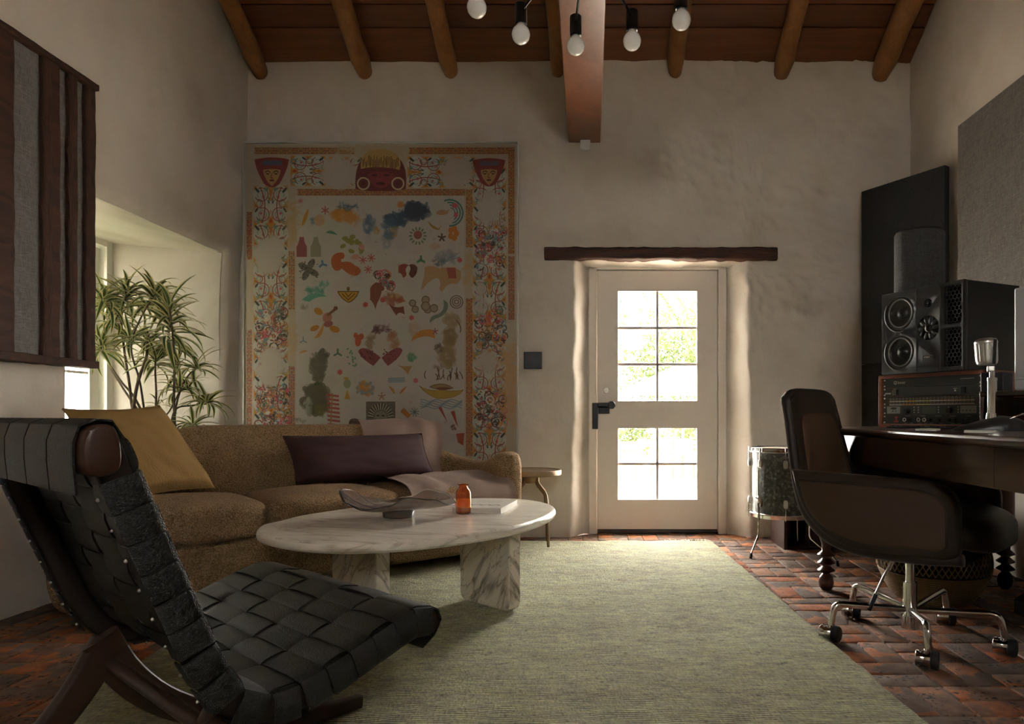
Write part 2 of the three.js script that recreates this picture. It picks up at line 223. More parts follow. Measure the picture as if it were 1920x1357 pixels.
{ // left wall with the niche
  const lean = (y) => 0.075 * sstep(y, 1.7, 2.9);
  const zs = steps([[ZR - 0.1, NZ0, 0.04], [NZ0, NZ1, 0.03], [NZ1, 5.3, 0.03]]), ys = steps([[0, NY0, 0.05], [NY0, NY1, 0.035], [NY1, 3.6, 0.03], [3.6, 5.4, 0.1]]);
  const g = grid(zs.length - 1, ys.length - 1, (u, v, i, j) => {
    const d = zs[i], y = ys[j], e = Math.min(Math.max(NZ0 - d, d - NZ1, 0), 0.1), f = Math.max(NY0 - y, y - NY1, 0);
    const near = Math.hypot(e, Math.min(f, 0.1)), inside = d > NZ0 - 0.06 && d < NZ1 + 0.06 && y > NY0 - 0.05 && y < NY1 + 0.03;
    return [XL + lean(y) + lumps(3, y, d, 0.5) - (inside ? 0.035 * (1 - Math.min(near / 0.05, 1)) ** 2 : 0), y, -d, d, y];
  }, false, (i, j) => !(zs[i] >= NZ0 - 1e-4 && zs[i + 1] <= NZ1 + 1e-4 && ys[j] >= NY0 - 1e-4 && ys[j + 1] <= NY1 + 1e-4));
  // reveal: far jamb, near jamb, head and sill as one bent surface each
  const I0 = 3.62, I1 = 4.45, J0 = 0.68, J1 = 2.03;               // opening at the window plane
  const ring = (a, b, n) => grid(n, 14, (u, v) => {
    const p = [lerp(a[0], b[0], u), lerp(a[1], b[1], u)], q = [lerp(a[2], b[2], u), lerp(a[3], b[3], u)], w = v;
    const d = lerp(p[0], q[0], w), y = lerp(p[1], q[1], w), x = lerp(XL - 0.035 + lean(p[1]), WX, w) ;
    const bulge = Math.sin(w * PI) * 0.5;
    return [x + 0.004 * N3(d * 3, y * 3, w * 3), y + (a[1] === b[1] ? 0.004 * N3(d * 3, x * 3, 1) * bulge : 0), -d + (a[0] === b[0] ? 0.006 * N3(y * 3, x * 3, 2) * bulge : 0), d + w, y + w];
  });
  const rev = [ring([NZ1, NY0, I1, J0], [NZ1, NY1, I1, J1], 40), ring([NZ0, NY1, I0, J1], [NZ0, NY0, I0, J0], 40), ring([NZ1, NY1, I1, J1], [NZ0, NY1, I0, J1], 40), ring([NZ0, NY0, I0, J0], [NZ1, NY0, I1, J0], 40)];
  const t = 0.7, X0 = XL - 0.05;
  const body = [box(t, 5.6, NZ0 - ZR + 0.3, X0 - t / 2, 2.7, -(NZ0 + ZR - 0.3) / 2 - 0.0, 0), box(t, 5.6, 0.6, X0 - t / 2, 2.7, -(NZ1 + 0.32), 0), box(t, NY0 + 0.02, 1.5, X0 - t / 2, (NY0 - 0.02) / 2, -(NZ0 + NZ1) / 2, 0), box(t, 3.5, 1.5, X0 - t / 2, NY1 + 0.02 + 1.75, -(NZ0 + NZ1) / 2, 0)];
  struct('wall_left', merge([g, ...body.map((b) => boxUV(b))]), M.plaster);
  struct('trim_1', merge(rev.map((r) => r)), M.plasterNiche, 'plaster lining of the window niche');
  // window
  const wn = structGroup('window_1');
  const fr = (d0, d1, y0, y1, wd, th, x) => merge([box(th, y1 - y0, wd, x, (y0 + y1) / 2, -(d0 + wd / 2)), box(th, y1 - y0, wd, x, (y0 + y1) / 2, -(d1 - wd / 2)), box(th, wd, d1 - d0 - 2 * wd, x, y0 + wd / 2, -(d0 + d1) / 2), box(th, wd, d1 - d0 - 2 * wd, x, y1 - wd / 2, -(d0 + d1) / 2)]);
  part('window_frame', fr(I0 - 0.02, I1 + 0.02, J0 - 0.02, J1 + 0.02, 0.055, 0.12, WX - 0.03), M.windowPaint, wn);
  part('sash', fr(I0 + 0.045, I1 - 0.045, J0 + 0.045, J1 - 0.045, 0.085, 0.045, WX - 0.035), M.windowPaint, wn);
  const s0 = I0 + 0.13, s1 = I1 - 0.13, b0 = J0 + 0.13, b1 = J1 - 0.13;
  for (let k = 1; k < 3; k++) part('glazing_bar', box(0.03, 0.018, s1 - s0, WX - 0.035, lerp(b0, b1, k / 3), -(s0 + s1) / 2), M.windowPaint, wn);
  part('glazing_bar', box(0.03, b1 - b0, 0.018, WX - 0.035, (b0 + b1) / 2, -(s0 + s1) / 2), M.windowPaint, wn);
  for (let k = 0; k < 3; k++) for (let m = 0; m < 2; m++) part('pane', T(new THREE.PlaneGeometry((s1 - s0) / 2, (b1 - b0) / 3), WX - 0.035, lerp(b0, b1, (k + 0.5) / 3), -lerp(s0, s1, (m + 0.5) / 2), 0, PI / 2), M.glass, wn);
}
{ // right wall, rear wall
  const g = grid(90, 90, (u, v) => { const d = lerp(ZR - 0.1, 5.3, u), y = lerp(0, 5.4, v); return [XR + 0.02 * (1 - sstep(y, 1, 3)) - lumps(9, y, d, 0.35), y, -d, d, y]; });
  g.index.array.reverse(); g.computeVertexNormals();
  struct('wall_right', merge([g, boxUV(box(0.3, 5.6, 6.9, XR + 0.2, 2.7, -2.0, 0))]), M.plaster);
  // rear wall behind the camera, with the wide window whose light falls on the door, the sofa and the table legs
  const a0 = 0.1, a1 = 1.0, b0 = 2.0, b1 = 2.55, zc = -ZR + 0.15;
  struct('wall_rear', boxUV(merge([box(a0 + 2.9, 4.9, 0.3, (a0 - 2.9) / 2, 2.4, zc, 0), box(2.7 - a1, 4.9, 0.3, (a1 + 2.7) / 2, 2.4, zc, 0), box(a1 - a0, b0 + 0.05, 0.3, (a0 + a1) / 2, (b0 - 0.05) / 2, zc, 0), box(a1 - a0, 4.85 - b1, 0.3, (a0 + a1) / 2, (b1 + 4.85) / 2, zc, 0)])), M.plaster);
  const w2 = structGroup('window_2'), W2 = (x0, x1, y0, y1, t) => merge([box(t, y1 - y0, 0.06, x0 + t / 2, (y0 + y1) / 2, zc), box(t, y1 - y0, 0.06, x1 - t / 2, (y0 + y1) / 2, zc), box(x1 - x0, t, 0.06, (x0 + x1) / 2, y0 + t / 2, zc), box(x1 - x0, t, 0.06, (x0 + x1) / 2, y1 - t / 2, zc)]);
  part('window_frame', W2(a0, a1, b0, b1, 0.06), M.windowPaint, w2);
  for (let k = 1; k < 2; k++) part('glazing_bar', box(0.03, b1 - b0 - 0.1, 0.04, lerp(a0, a1, k / 2), (b0 + b1) / 2, zc), M.windowPaint, w2);
  for (let k = 0; k < 2; k++) part('pane', T(new THREE.PlaneGeometry((a1 - a0) / 2, b1 - b0), lerp(a0, a1, (k + 0.5) / 2), (b0 + b1) / 2, zc), M.glass, w2);
}
{ // ceiling: planks across, round poles down the slope, roof slab above
  const ceil = structGroup('ceiling'), phi = Math.atan(SLOPE), len = (ZB - RIDGE) / Math.cos(phi);
  const rows = [0.33, 0.165, 0.25, 0.22, 0.26, 0.24, 0.23, 0.25, 0.22, 0.27, 0.25, 0.24, 0.25, 0.24, 0.26, 0.24]; let s = -0.09, k = 0;
  for (const w of rows) {
    if (s > len) break;
    const c = s + w / 2, d = ZB - c * Math.cos(phi), y = EAVE + c * Math.sin(phi), lift = 0.018 + 0.004 * hash(k, 3, 5);
    part('plank', boxUV(T(box(5.25, 0.03, w - 0.007, 0, 0, 0, 0.005), -0.1, y + lift, -d, -phi), 1, k * 0.37, k * 0.21), M.plank[k % 4], ceil);
    if (s > -0.05) part('plank', boxUV(T(box(5.25, 0.03, w - 0.007, 0, 0, 0, 0.005), -0.1, y + lift, -(2 * RIDGE - d), phi), 1, k * 0.17, k * 0.31), M.plank[(k + 1) % 4], ceil);
    s += w; k++;
  }
  const slab = (dir) => T(new THREE.BoxGeometry(5.8, 0.12, len + 0.55), -0.1, (EAVE + roofY(RIDGE)) / 2 + 0.12, -(RIDGE + dir * (ZB - RIDGE) / 2) - dir * 0.09, -phi * dir);
  struct('roof_slab', boxUV(merge([slab(1), slab(-1)])), M.plank[1]);
  const spots = [490, 683, 843, 1049, 1264, 1463, 1652];
  spots.forEach((u, n) => {
    const x0 = (u - CU) * ZB / K, rr = [0.062, 0.066, 0.062, 0.06, 0.062, 0.068, 0.078][n], pts = [], q = rng(50 + n);
    const sx = q() * 0.03 - 0.015, y0 = EAVE - rr / Math.cos(phi) - 0.002;
    for (let i = 0; i <= 26; i++) { const t = i / 26, d = lerp(ZB + 0.03, RIDGE, t); pts.push(W(x0 + sx * t + 0.014 * N3(n * 3, t * 5, 1), y0 + SLOPE * (ZB - d) + 0.008 * N3(n * 3, t * 5, 7), d)); }
    const g = sweep(pts, (t) => rr * (1 + 0.09 * N3(n, t * 9, 4)) * (t < 0.012 ? 0.8 : 1), 16);
    const where = ['in the corner next to the window wall', 'above the left half of the framed textile', 'above the right half of the framed textile', 'half hidden beside the square tie beam', 'above the door beside the tie beam', 'between the door and the corner panel', 'in the corner above the black panels'][n];
    single('ceiling_pole', g, M.pole, 'round timber pole under the plank ceiling ' + where, 'beam', 'round poles under the plank ceiling');
  });
  const bw = 0.237, beam = T(new RoundedBoxGeometry(bw, 0.27, ZB + 1.4, 3, 0.008), -0.036, 2.93 + 0.135, -(ZB + 0.04) / 2 + 0.68);
  single('tie_beam', boxUV(beam), M.beam, 'square reddish timber tie beam entering the wall above the door', 'beam');
  const sn = single('wall_sensor', box(0.076, 0.074, 0.03, -0.03, 2.895, -ZB + 0.022, 0.008, 3), mat(C(0.72, 0.70, 0.68), 0.5), 'small square white sensor box at the foot of the tie beam', 'sensor');
}
{ // timber lintel over the door
  const g = grid(80, 24, (u, v) => { const a = v * 2 * PI, x = lerp(-0.33, 1.385, u), sx = Math.sign(Math.cos(a)) * Math.pow(Math.abs(Math.cos(a)), 0.35), sy = Math.sign(Math.sin(a)) * Math.pow(Math.abs(Math.sin(a)), 0.35);
    const yc = 2.105 - 0.012 * u, h = 0.047 + 0.006 * N3(x * 3, 1, 1) + 0.004 * N3(x * 9, 2, 4); return [x, yc + 0.006 * N3(x * 1.3, 5, 5) + sy * h, -ZB - 0.02 + sx * 0.055 + 0.003 * N3(x * 7, sy * 2, 2), x, v * 0.5]; });
  const cap = (x) => T(box(0.01, 0.085, 0.09, 0, 0, 0, 0.004), x, 2.1, -ZB - 0.02);
  single('lintel', merge([g, cap(-0.327), cap(1.382)]), M.lintel, 'dark rough timber lintel set in the plaster above the door', 'beam');
}
{ // door
  const Z = ZB + 0.19, dr = structGroup('door_1', [0.0, 0, 0]);
  const x0 = 0.062, x1 = 0.978, y0 = 0.03, y1 = 2.012, th = 0.045;
  const px = [0.22, 0.822], U = [1.017, 1.854], L = [0.263, 0.806];        // glazed fields
  const slab = new THREE.Shape([[x0, y0], [x1, y0], [x1, y1], [x0, y1]].map((p) => new THREE.Vector2(...p)));
  for (const [a, b] of [U, L]) slab.holes.push(new THREE.Path([[px[0], a], [px[0], b], [px[1], b], [px[1], a]].map((p) => new THREE.Vector2(...p))));
  part('leaf', T(fill(slab, th, 0.003, 2), 0, 0, -Z - th / 2), M.doorPaint, dr);
  for (const [[a, b], rows] of [[U, 3], [L, 2]]) {
    for (let k = 1; k < rows; k++) part('glazing_bar', box(px[1] - px[0], 0.022, 0.03, (px[0] + px[1]) / 2, lerp(a, b, k / rows), -Z), M.doorPaint, dr);
    part('glazing_bar', box(0.022, b - a, 0.03, (px[0] + px[1]) / 2, (a + b) / 2, -Z), M.doorPaint, dr);
    for (let k = 0; k < rows; k++) for (let m = 0; m < 2; m++) part('pane', T(new THREE.PlaneGeometry((px[1] - px[0]) / 2, (b - a) / rows), lerp(px[0], px[1], (m + 0.5) / 2), lerp(a, b, (k + 0.5) / rows), -Z - 0.004), M.glass, dr);
  }
  part('door_frame', merge([box(0.062, 2.04, 0.12, 0.026, 1.02, -Z - 0.02, 0.006), box(0.062, 2.04, 0.12, 1.014, 1.02, -Z - 0.02, 0.006), box(1.05, 0.03, 0.12, 0.52, 2.032, -Z - 0.02, 0.006), box(0.07, 2.04, 0.03, 0.05, 1.02, -Z - 0.042, 0), box(0.07, 2.04, 0.03, 0.99, 1.02, -Z - 0.042, 0), box(1.0, 0.06, 0.03, 0.52, 2.01, -Z - 0.042, 0), box(1.1, 0.05, 0.1, 0.52, 0.0, -Z - 0.06, 0), box(0.06, 2.3, 0.05, -0.02, 1.0, -Z - 0.1, 0), box(0.06, 2.3, 0.05, 1.06, 1.0, -Z - 0.1, 0), box(1.1, 0.2, 0.05, 0.52, 2.12, -Z - 0.1, 0)]), M.doorPaint, dr);
  part('weather_strip', box(x1 - x0, 0.026, 0.05, (x0 + x1) / 2, 0.024, -Z + 0.004, 0.004), mat(C(0.035, 0.028, 0.024), 0.5), dr);
  const hd = part('lever_handle', merge([box(0.045, 0.2, 0.018, 0.044, 0.902, -Z + 0.04, 0.004), box(0.085, 0.085, 0.02, 0.112, 0.96, -Z + 0.034, 0.004), box(0.12, 0.03, 0.018, 0.12, 0.985, -Z + 0.075, 0.006), rod(W(0.165, 0.985, Z - 0.03), W(0.165, 0.985, Z - 0.085), 0.014)]), M.blackMetal, dr, 'black metal door lever with a square plate');
  part('knob', T(new THREE.CylinderGeometry(0.026, 0.03, 0.03, 24), 0.168, 0.985, -Z + 0.085, PI / 2), M.blackMetal, dr);
  part('deadbolt', T(new THREE.CylinderGeometry(0.02, 0.022, 0.024, 24), 0.128, 1.096, -Z + 0.03, PI / 2), mat(C(0.30, 0.27, 0.23), 0.35, { metalness: 0.9 }), dr);
  for (const y of [1.70, 0.39]) part('hinge', merge([cyl(0.009, 0.009, 0.1, 0.99, y - 0.05, -Z + 0.032), box(0.05, 0.098, 0.004, 1.016, y, -Z + 0.042, 0.001)]), M.doorPaint, dr);
}
{ // floor: brick pavers in basket weave; the ones in view are built one by one
  const fl = structGroup('floor');
  part('mortar_bed', boxUV(box(6.2, 0.1, 7.2, -0.3, -0.0545, -2.2, 0)), M.mortar, fl);
  const P = 0.222, list = [];
  for (let i = -13; i < 12; i++) for (let j = 5; j < 25; j++) {
    const hz = ((i + j) % 2 + 2) % 2 === 0;
    for (let k = 0; k < 2; k++) { const x = 0.06 + i * P + (hz ? P / 2 : P * (k + 0.5) / 2), d = 0.05 + j * P + (hz ? P * (k + 0.5) / 2 : P / 2); list.push([x, d, hz, i, j, k]); }
  }
  const ok = ([x, d]) => d < 5.42 && d > 1.5 && x > -2.66 && x < 2.44 && (x > 0.76 || d > 4.72 || x < -1.45) && !(d > 5.08 && (x < 0 || x > 1.16)) && !(x < -1.45 && d > 3.3 && d < 4.7) && !(x < -1.0 && d > 4.7);
  const seen = ([x, d]) => { const u = CU + K * x / d, v = CV + K * EYE / d; return u > -60 && u < 1980 && v < 1420; };
  const vis = list.filter(ok), q = rng(7);
  vis.sort((a, b) => (seen(b) - seen(a)) || a[1] - b[1]);
  const tints = ['#ffffff', '#dcd2cc', '#f6e6da', '#cfc8c4', '#f0cdb6'].map((c) => mat(new THREE.Color(c), 0.55, { map: texBrick, roughness: 0.8, bumpMap: rep(texBrickBump, 3), bumpScale: 0.005 }));
  const geos = []; for (let n = 0; n < 14; n++) { const w = 0.213 + 0.004 * q(), d = 0.103 + 0.003 * q(), g = box(w, 0.04, d, 0, 0, 0, 0.005, 1); const p = g.attributes.position; for (let i = 0; i < p.count; i++) if (p.getY(i) > 0) p.setY(i, p.getY(i) + 0.003 * N3(p.getX(i) * 9, p.getZ(i) * 9, n * 3)); g.computeVertexNormals(); geos.push(boxUV(creased(g, 0.9), 1, q(), q())); }
  const rest = [];
  vis.forEach(([x, d, hz], n) => {
    const g = geos[Math.floor(q() * 14)], y = -0.0195 + 0.003 * q(), turn = (hz ? 0 : PI / 2) + (q() < 0.5 ? PI : 0) + (q() - 0.5) * 0.03, m = tints[Math.floor(q() * 5)];
    if (n < 300) { const o = part('brick', g, m, fl); o.position.set(x, y, -d); o.rotation.y = turn; } else rest.push(T(g.clone(), x, y, -d, 0, turn));
  });
  if (rest.length) { const o = part('bricks', merge(rest), tints[1], fl); o.userData.kind = 'stuff'; }
}
{ // rug
  const a = 0.038, cx = (0.881 + 0.99) / 2;
  const nx = 130, nz = 170, g = grid(nx, nz, (u, v) => {
    const X = lerp(-1.675, 0.935, u), d = lerp(0.6, 4.86, v), sk = a * (3.4 - d) * 1.0, edge = Math.min(u * 2.6, (1 - u) * 2.6, (1 - v) * 4.2);
    const y = 0.016 * sstep(edge, 0, 0.012) + 0.0025 * N3(X * 3, d * 9, 1) + 0.0015 * N3(X * 14, d * 40, 2) + 0.002;
    return [X + sk + (u === 1 || u === 0 ? 0.006 * N3(d * 6, u, 3) : 0), y, -d - (v === 1 ? 0.012 * N3(X * 7, 2, 8) : 0), X, d];
  });
  const fr = []; const q = rng(31);
  for (let i = 0; i < 26; i++) { const x = lerp(0.55, 0.86, q()), d = 4.85 + 0.05 * q(); fr.push(sweep([W(x, 0.012, d - 0.02), W(x + 0.03 * (q() - 0.5), 0.014, d + 0.015), W(x + 0.09 * (q() - 0.5), 0.006, d + 0.04)], 0.0022, 5)); }
  const rugMat = mat(C(0.68, 0.62, 0.50), 0.95, { map: rep(texRugCol, 1, 1), bumpMap: rep(texRug, 1, 1), bumpScale: 0.009 });
  const o = thing('rug', 'sage green hand woven rug with ribbed pile on the brick floor', 'rug');
  part('pile', g, rugMat, o); part('loose_fringe', merge(fr), mat(C(0.6, 0.55, 0.42), 0.9), o);
}
// ---------------------------------------------------------------- wall panel with timber slats on the left wall
{
  const X0 = -2.585, XF = -2.5, d1 = 3.468, d0 = 1.75, y0 = 1.14, y1 = 2.585;
  const t = thing('acoustic_panel', 'grey fabric acoustic panel framed and slatted with dark rough timber on the plaster wall', 'wall panel');
  const fabric = mat(C(0.30, 0.285, 0.27), 0.95, { map: rep(texLinen, 4), bumpMap: rep(texLinen, 4), bumpScale: 0.002 });
  part('fabric', boxUV(box(0.05, y1 - y0 - 0.06, d1 - d0 - 0.06, XF - 0.045, (y0 + y1) / 2, -(d0 + d1) / 2, 0.003)), fabric, t, 'grey woven fabric');
  const slat = (a, b, n) => { // irregular rough sawn board standing up
    const q = (y) => 0.004 * N3(n, y * 4, 1) + 0.002 * N3(n, y * 13, 3);
    return grid(28, 40, (u, v) => { const ang = u * 2 * PI, s = Math.sign(Math.cos(ang)) * Math.abs(Math.cos(ang)) ** 0.25, c = Math.sign(Math.sin(ang)) * Math.abs(Math.sin(ang)) ** 0.25, y = lerp(y0 + 0.025, y1 - 0.025, v); return [lerp(XF - 0.06, XF, s * 0.5 + 0.5) + 0.002 * N3(y * 6, s, n), y, -((a + b) / 2 + c * ((b - a) / 2 + q(y * 1 + c)) + 0), n * 0.31 + u * 0.3, y]; }, true);
  };
  [[3.393, 3.462], [3.282, 3.340], [3.128, 3.232], [2.80, 2.977], [2.62, 2.70], [2.36, 2.5], [2.08, 2.2], [1.76, 1.86]].forEach(([a, b], n) => part('slat', slat(a, b, n + 2), M.oldWood, t));
  const rail = (y, h, n) => grid(60, 20, (u, v) => { const ang = v * 2 * PI, s = Math.sign(Math.cos(ang)) * Math.abs(Math.cos(ang)) ** 0.3, c = Math.sign(Math.sin(ang)) * Math.abs(Math.sin(ang)) ** 0.3, d = lerp(d0, d1 + 0.004, u); return [lerp(X0, XF + 0.008, s * 0.5 + 0.5), y + c * (h / 2 + 0.002 * N3(d * 8, n, 3)), -d, v * 0.2, d]; });
  part('rail', merge([rail(y1 - 0.018, 0.034, 1), box(0.085, 0.03, 0.004, -2.535, y1 - 0.018, -d1 - 0.003, 0.001)]), M.oldWood, t);
  part('rail', merge([rail(y0 + 0.02, 0.04, 5), box(0.085, 0.036, 0.004, -2.535, y0 + 0.02, -d1 - 0.003, 0.001)]), M.oldWood, t);
}
// ---------------------------------------------------------------- large printed textile in a clear box frame
function drawArt(ctx) {
  const q = rng(99), r = (a, b) => a + (b - a) * q();
  ctx.fillStyle = '#d2cac0'; ctx.fillRect(455, 264, 520, 640);
  for (let i = 0; i < 900; i++) { ctx.fillStyle = `rgba(${r(170, 225) | 0},${r(164, 218) | 0},${r(155, 208) | 0},0.10)`; ctx.beginPath(); ctx.ellipse(r(455, 975), r(264, 900), r(4, 34), r(3, 20), r(0, 3), 0, 7); ctx.fill(); }
  const soft = (x, y, rx, ry, col, a = 0.5, n = 26) => { for (let i = 0; i < n; i++) { const k = Math.sqrt(q()), g = q() * 6.3; ctx.fillStyle = col; ctx.globalAlpha = a * r(0.15, 0.5); ctx.beginPath(); ctx.ellipse(x + Math.cos(g) * rx * k * 0.75, y + Math.sin(g) * ry * k * 0.75, rx * r(0.15, 0.4), ry * r(0.15, 0.4), r(0, 3), 0, 7); ctx.fill(); } ctx.globalAlpha = 1; };
  const el = (x, y, rx, ry, col, rot = 0) => { ctx.fillStyle = col; ctx.beginPath(); ctx.ellipse(x, y, rx, ry, rot, 0, 7); ctx.fill(); };
  const path = (pts, col, line, w = 1) => { ctx.beginPath(); pts.forEach((p, i) => (p.length === 2 ? (i ? ctx.lineTo(...p) : ctx.moveTo(...p)) : ctx.quadraticCurveTo(...p))); if (col) { ctx.fillStyle = col; ctx.fill(); } if (line) { ctx.strokeStyle = line; ctx.lineWidth = w; ctx.stroke(); } };
  const star = (x, y, n, r0, col, w = 1.6) => { ctx.strokeStyle = col; ctx.lineWidth = w; for (let i = 0; i < n; i++) { const a = i / n * 6.283 - 1.57; ctx.beginPath(); ctx.moveTo(x, y); ctx.lineTo(x + Math.cos(a) * r0, y + Math.sin(a) * r0); ctx.stroke(); } };
  // border washes and patterned strips
  const strip = (x, y, w, h, col, gaps = []) => { ctx.fillStyle = col; ctx.globalAlpha = 0.75; ctx.fillRect(x, y, w, h); ctx.globalAlpha = 1; const vert = h > w, n = (vert ? h : w) / 3.2; for (let i = 0; i < n; i++) for (let k = 0; k < 3; k++) { const t = i * 3.2, px = vert ? x + w * (k + 0.5) / 3 : x + t, py = vert ? y + t : y + h * (k + 0.5) / 3; ctx.fillStyle = ['#7a3f2a', '#b0452f', '#5c6a70', '#c07a2c', '#8a3a3a', '#d4a04a'][(i * 7 + k * 3 + (i >> 2)) % 6]; ctx.globalAlpha = 0.8; ctx.fillRect(px - 1.6, py - 1.2, r(1.6, 3.4), r(1.4, 2.6)); } ctx.globalAlpha = 1; };
  ctx.fillStyle = '#c4b08c'; ctx.globalAlpha = 0.42; ctx.fillRect(456, 267, 516, 640); ctx.globalAlpha = 1;
  ctx.fillStyle = '#d4cec6'; ctx.fillRect(552, 363, 322, 540);
  for (let i = 0; i < 500; i++) { ctx.fillStyle = `rgba(${r(180, 230) | 0},${r(175, 222) | 0},${r(168, 214) | 0},0.14)`; ctx.beginPath(); ctx.ellipse(r(556, 872), r(368, 900), r(4, 26), r(3, 14), r(0, 3), 0, 7); ctx.fill(); }
  strip(474, 271, 190, 13, '#a5703a'); strip(770, 271, 200, 13, '#a86a30'); strip(556, 350, 320, 13, '#a86a34'); strip(958, 284, 12, 190, '#b0702e'); strip(958, 480, 12, 120, '#a87050'); strip(877, 352, 13, 110, '#b87c34'); strip(877, 560, 13, 300, '#b06a34'); strip(458, 395, 10, 90, '#b0603a'); strip(458, 620, 10, 230, '#a87a66'); strip(538, 470, 12, 110, '#b88a5c'); strip(538, 690, 12, 160, '#b07a66');
  // vine field: mirrored loops
  function vine(cx, cy, s, fade = 1) {
    ctx.save(); ctx.translate(cx, cy); ctx.scale(s, s); ctx.globalAlpha = fade;
    ctx.fillStyle = '#d59035'; ctx.fillRect(-31, -36, 62, 72);
    for (const m of [-1, 1]) {
      ctx.save(); ctx.scale(m, 1);
      el(17, -18, 15, 19, '#cfd8d4'); el(16, 17, 16, 18, '#c5d3d3'); el(7, 0, 9, 12, '#d6dcd6');
      for (const [x, y, rr] of [[17, -20, 12], [15, 16, 12], [22, -4, 7]]) { ctx.strokeStyle = '#9a4430'; ctx.lineWidth = 1.7; ctx.beginPath(); ctx.arc(x, y, rr, 0.4, 5.2); ctx.stroke(); ctx.strokeStyle = '#5f8f94'; ctx.lineWidth = 1; ctx.beginPath(); ctx.arc(x, y, rr * 0.6, 2, 7); ctx.stroke(); }
      star(20, 30, 9, 7, '#46808a', 1.8); el(20, 30, 2.6, 2.6, '#e0a02c'); star(8, -30, 7, 5, '#4f8c8c', 1.4);
      el(25, -28, 2.2, 6, '#20302e', 0.7); el(26, 8, 1.8, 5, '#24302e', -0.6); el(14, -16, 2, 3, '#e2526a'); el(18, 14, 2.4, 2.4, '#d84a5c'); el(10, 22, 1.6, 2.4, '#dc6a78');
      ctx.restore();
    }
    ctx.strokeStyle = '#963c2c'; ctx.lineWidth = 2; ctx.beginPath(); ctx.moveTo(-20, -34); ctx.quadraticCurveTo(-4, -4, -16, 32); ctx.moveTo(20, -34); ctx.quadraticCurveTo(4, -4, 16, 32); ctx.stroke();
    el(0, 28, 5, 8, '#d98a28'); el(0, 28, 2.4, 4, '#b04a34'); el(0, -24, 3.4, 6, '#c87a2c'); ctx.strokeStyle = '#333a3a'; ctx.lineWidth = 1.4; ctx.beginPath(); ctx.moveTo(-6, -10); ctx.quadraticCurveTo(-1, 4, -4, -16); ctx.moveTo(6, -10); ctx.quadraticCurveTo(1, 4, 4, -16); ctx.stroke();
    ctx.restore(); ctx.globalAlpha = 1;
  }
  function tangle(x, y, w, h, n) { for (let i = 0; i < n; i++) { const px = x + r(0, w), py = y + r(0, h), c = ['#3d3f3c', '#d9566a', '#6c8f9c', '#e8e2d6', '#8a3d34', '#5a6a58', '#d88a34', '#c9d4d6'][Math.floor(r(0, 8))]; ctx.strokeStyle = c; ctx.lineWidth = r(0.8, 2.4); ctx.beginPath(); ctx.arc(px, py, r(2, 8), r(0, 6), r(6, 10)); ctx.stroke(); if (q() < 0.35) el(px, py, r(1, 4), r(1, 5), c, r(0, 3)); } }
  for (const y of [382, 454, 526, 598, 670, 742, 814, 886]) vine(504, y, 1.05, 0.9); vine(510, 620, 0.9, 0.8); tangle(478, 578, 52, 84, 150); tangle(480, 725, 60, 100, 170);
  for (const y of [345, 417, 489, 561, 633, 705, 777, 849]) vine(922, y, 1.02, 0.9); tangle(898, 425, 52, 76, 150); tangle(900, 580, 50, 70, 130); tangle(900, 735, 52, 70, 140); vine(935, 405, 0.6, 0.7);
  for (const x of [648, 862]) { ctx.save(); ctx.translate(x, 318); ctx.rotate(PI / 2); vine(0, 0, 0.92, 0.8); ctx.restore(); } ctx.save(); ctx.translate(575, 316); ctx.rotate(PI / 2); vine(0, 0, 0.92); ctx.restore(); ctx.save(); ctx.translate(800, 318); ctx.rotate(-PI / 2); vine(0, 0, 0.95); ctx.restore();
  // worn patches where the ground shows through
  const wash = '#cdc5ba';
  soft(635, 318, 42, 32, wash, 1.3, 80); soft(860, 318, 34, 32, wash, 1.4, 80); soft(920, 385, 26, 34, wash, 1.4, 70); soft(502, 475, 30, 42, wash, 1.4, 90); soft(504, 690, 30, 40, wash, 1.3, 90); soft(905, 560, 12, 40, wash, 1.2, 40); soft(915, 680, 26, 26, wash, 1.2, 60); soft(700, 275, 90, 6, '#c9b48c', 1, 50); soft(545, 420, 8, 60, '#cdb083', 1.2, 40); soft(545, 640, 8, 40, '#d0b78f', 1.2, 40); soft(882, 505, 8, 45, '#cdb083', 1.2, 40); soft(962, 720, 9, 100, '#d8ab7c', 1.2, 60);
  // masks in the corners and the large head, plain stylised shapes
  const mask = (x, y, s, hat) => { path([[x - 33 * s, y - 26 * s], [x, y - 34 * s, x + 33 * s, y - 26 * s], [x + 30 * s, y - 6 * s, x + 15 * s, y + 20 * s], [x, y + 34 * s, x - 15 * s, y + 20 * s], [x - 30 * s, y - 4 * s, x - 33 * s, y - 26 * s]], '#8a3238'); path([[x - 17 * s, y - 6 * s], [x, y - 10 * s, x + 17 * s, y - 6 * s], [x + 15 * s, y + 12 * s, x, y + 25 * s], [x - 15 * s, y + 12 * s, x - 17 * s, y - 6 * s]], '#c79a63'); ctx.fillStyle = hat; ctx.fillRect(x - 18 * s, y - 24 * s, 38 * s, 9 * s); ctx.strokeStyle = '#3b2019'; ctx.lineWidth = 1.6; for (const m of [-1, 1]) { ctx.beginPath(); ctx.arc(x + m * 8 * s, y + 1 * s, 5 * s, 3.5, 5.9); ctx.stroke(); el(x + m * 8 * s, y + 1.5 * s, 3 * s, 1.3 * s, '#3b2019'); } path([[x, y], [x - 2 * s, y + 9 * s], [x + 3 * s, y + 9 * s]], null, '#6b3a26', 1.3); el(x, y + 14 * s, 5 * s, 2 * s, '#5e2822'); };
  mask(506, 320, 1, '#4d5a7a'); mask(921, 320, 0.95, '#5f5876');
  path([[666, 350], [662, 290, 700, 280], [716, 272, 735, 282], [768, 296, 762, 350], [740, 356, 714, 354], [690, 356, 666, 350]], '#6e2630');
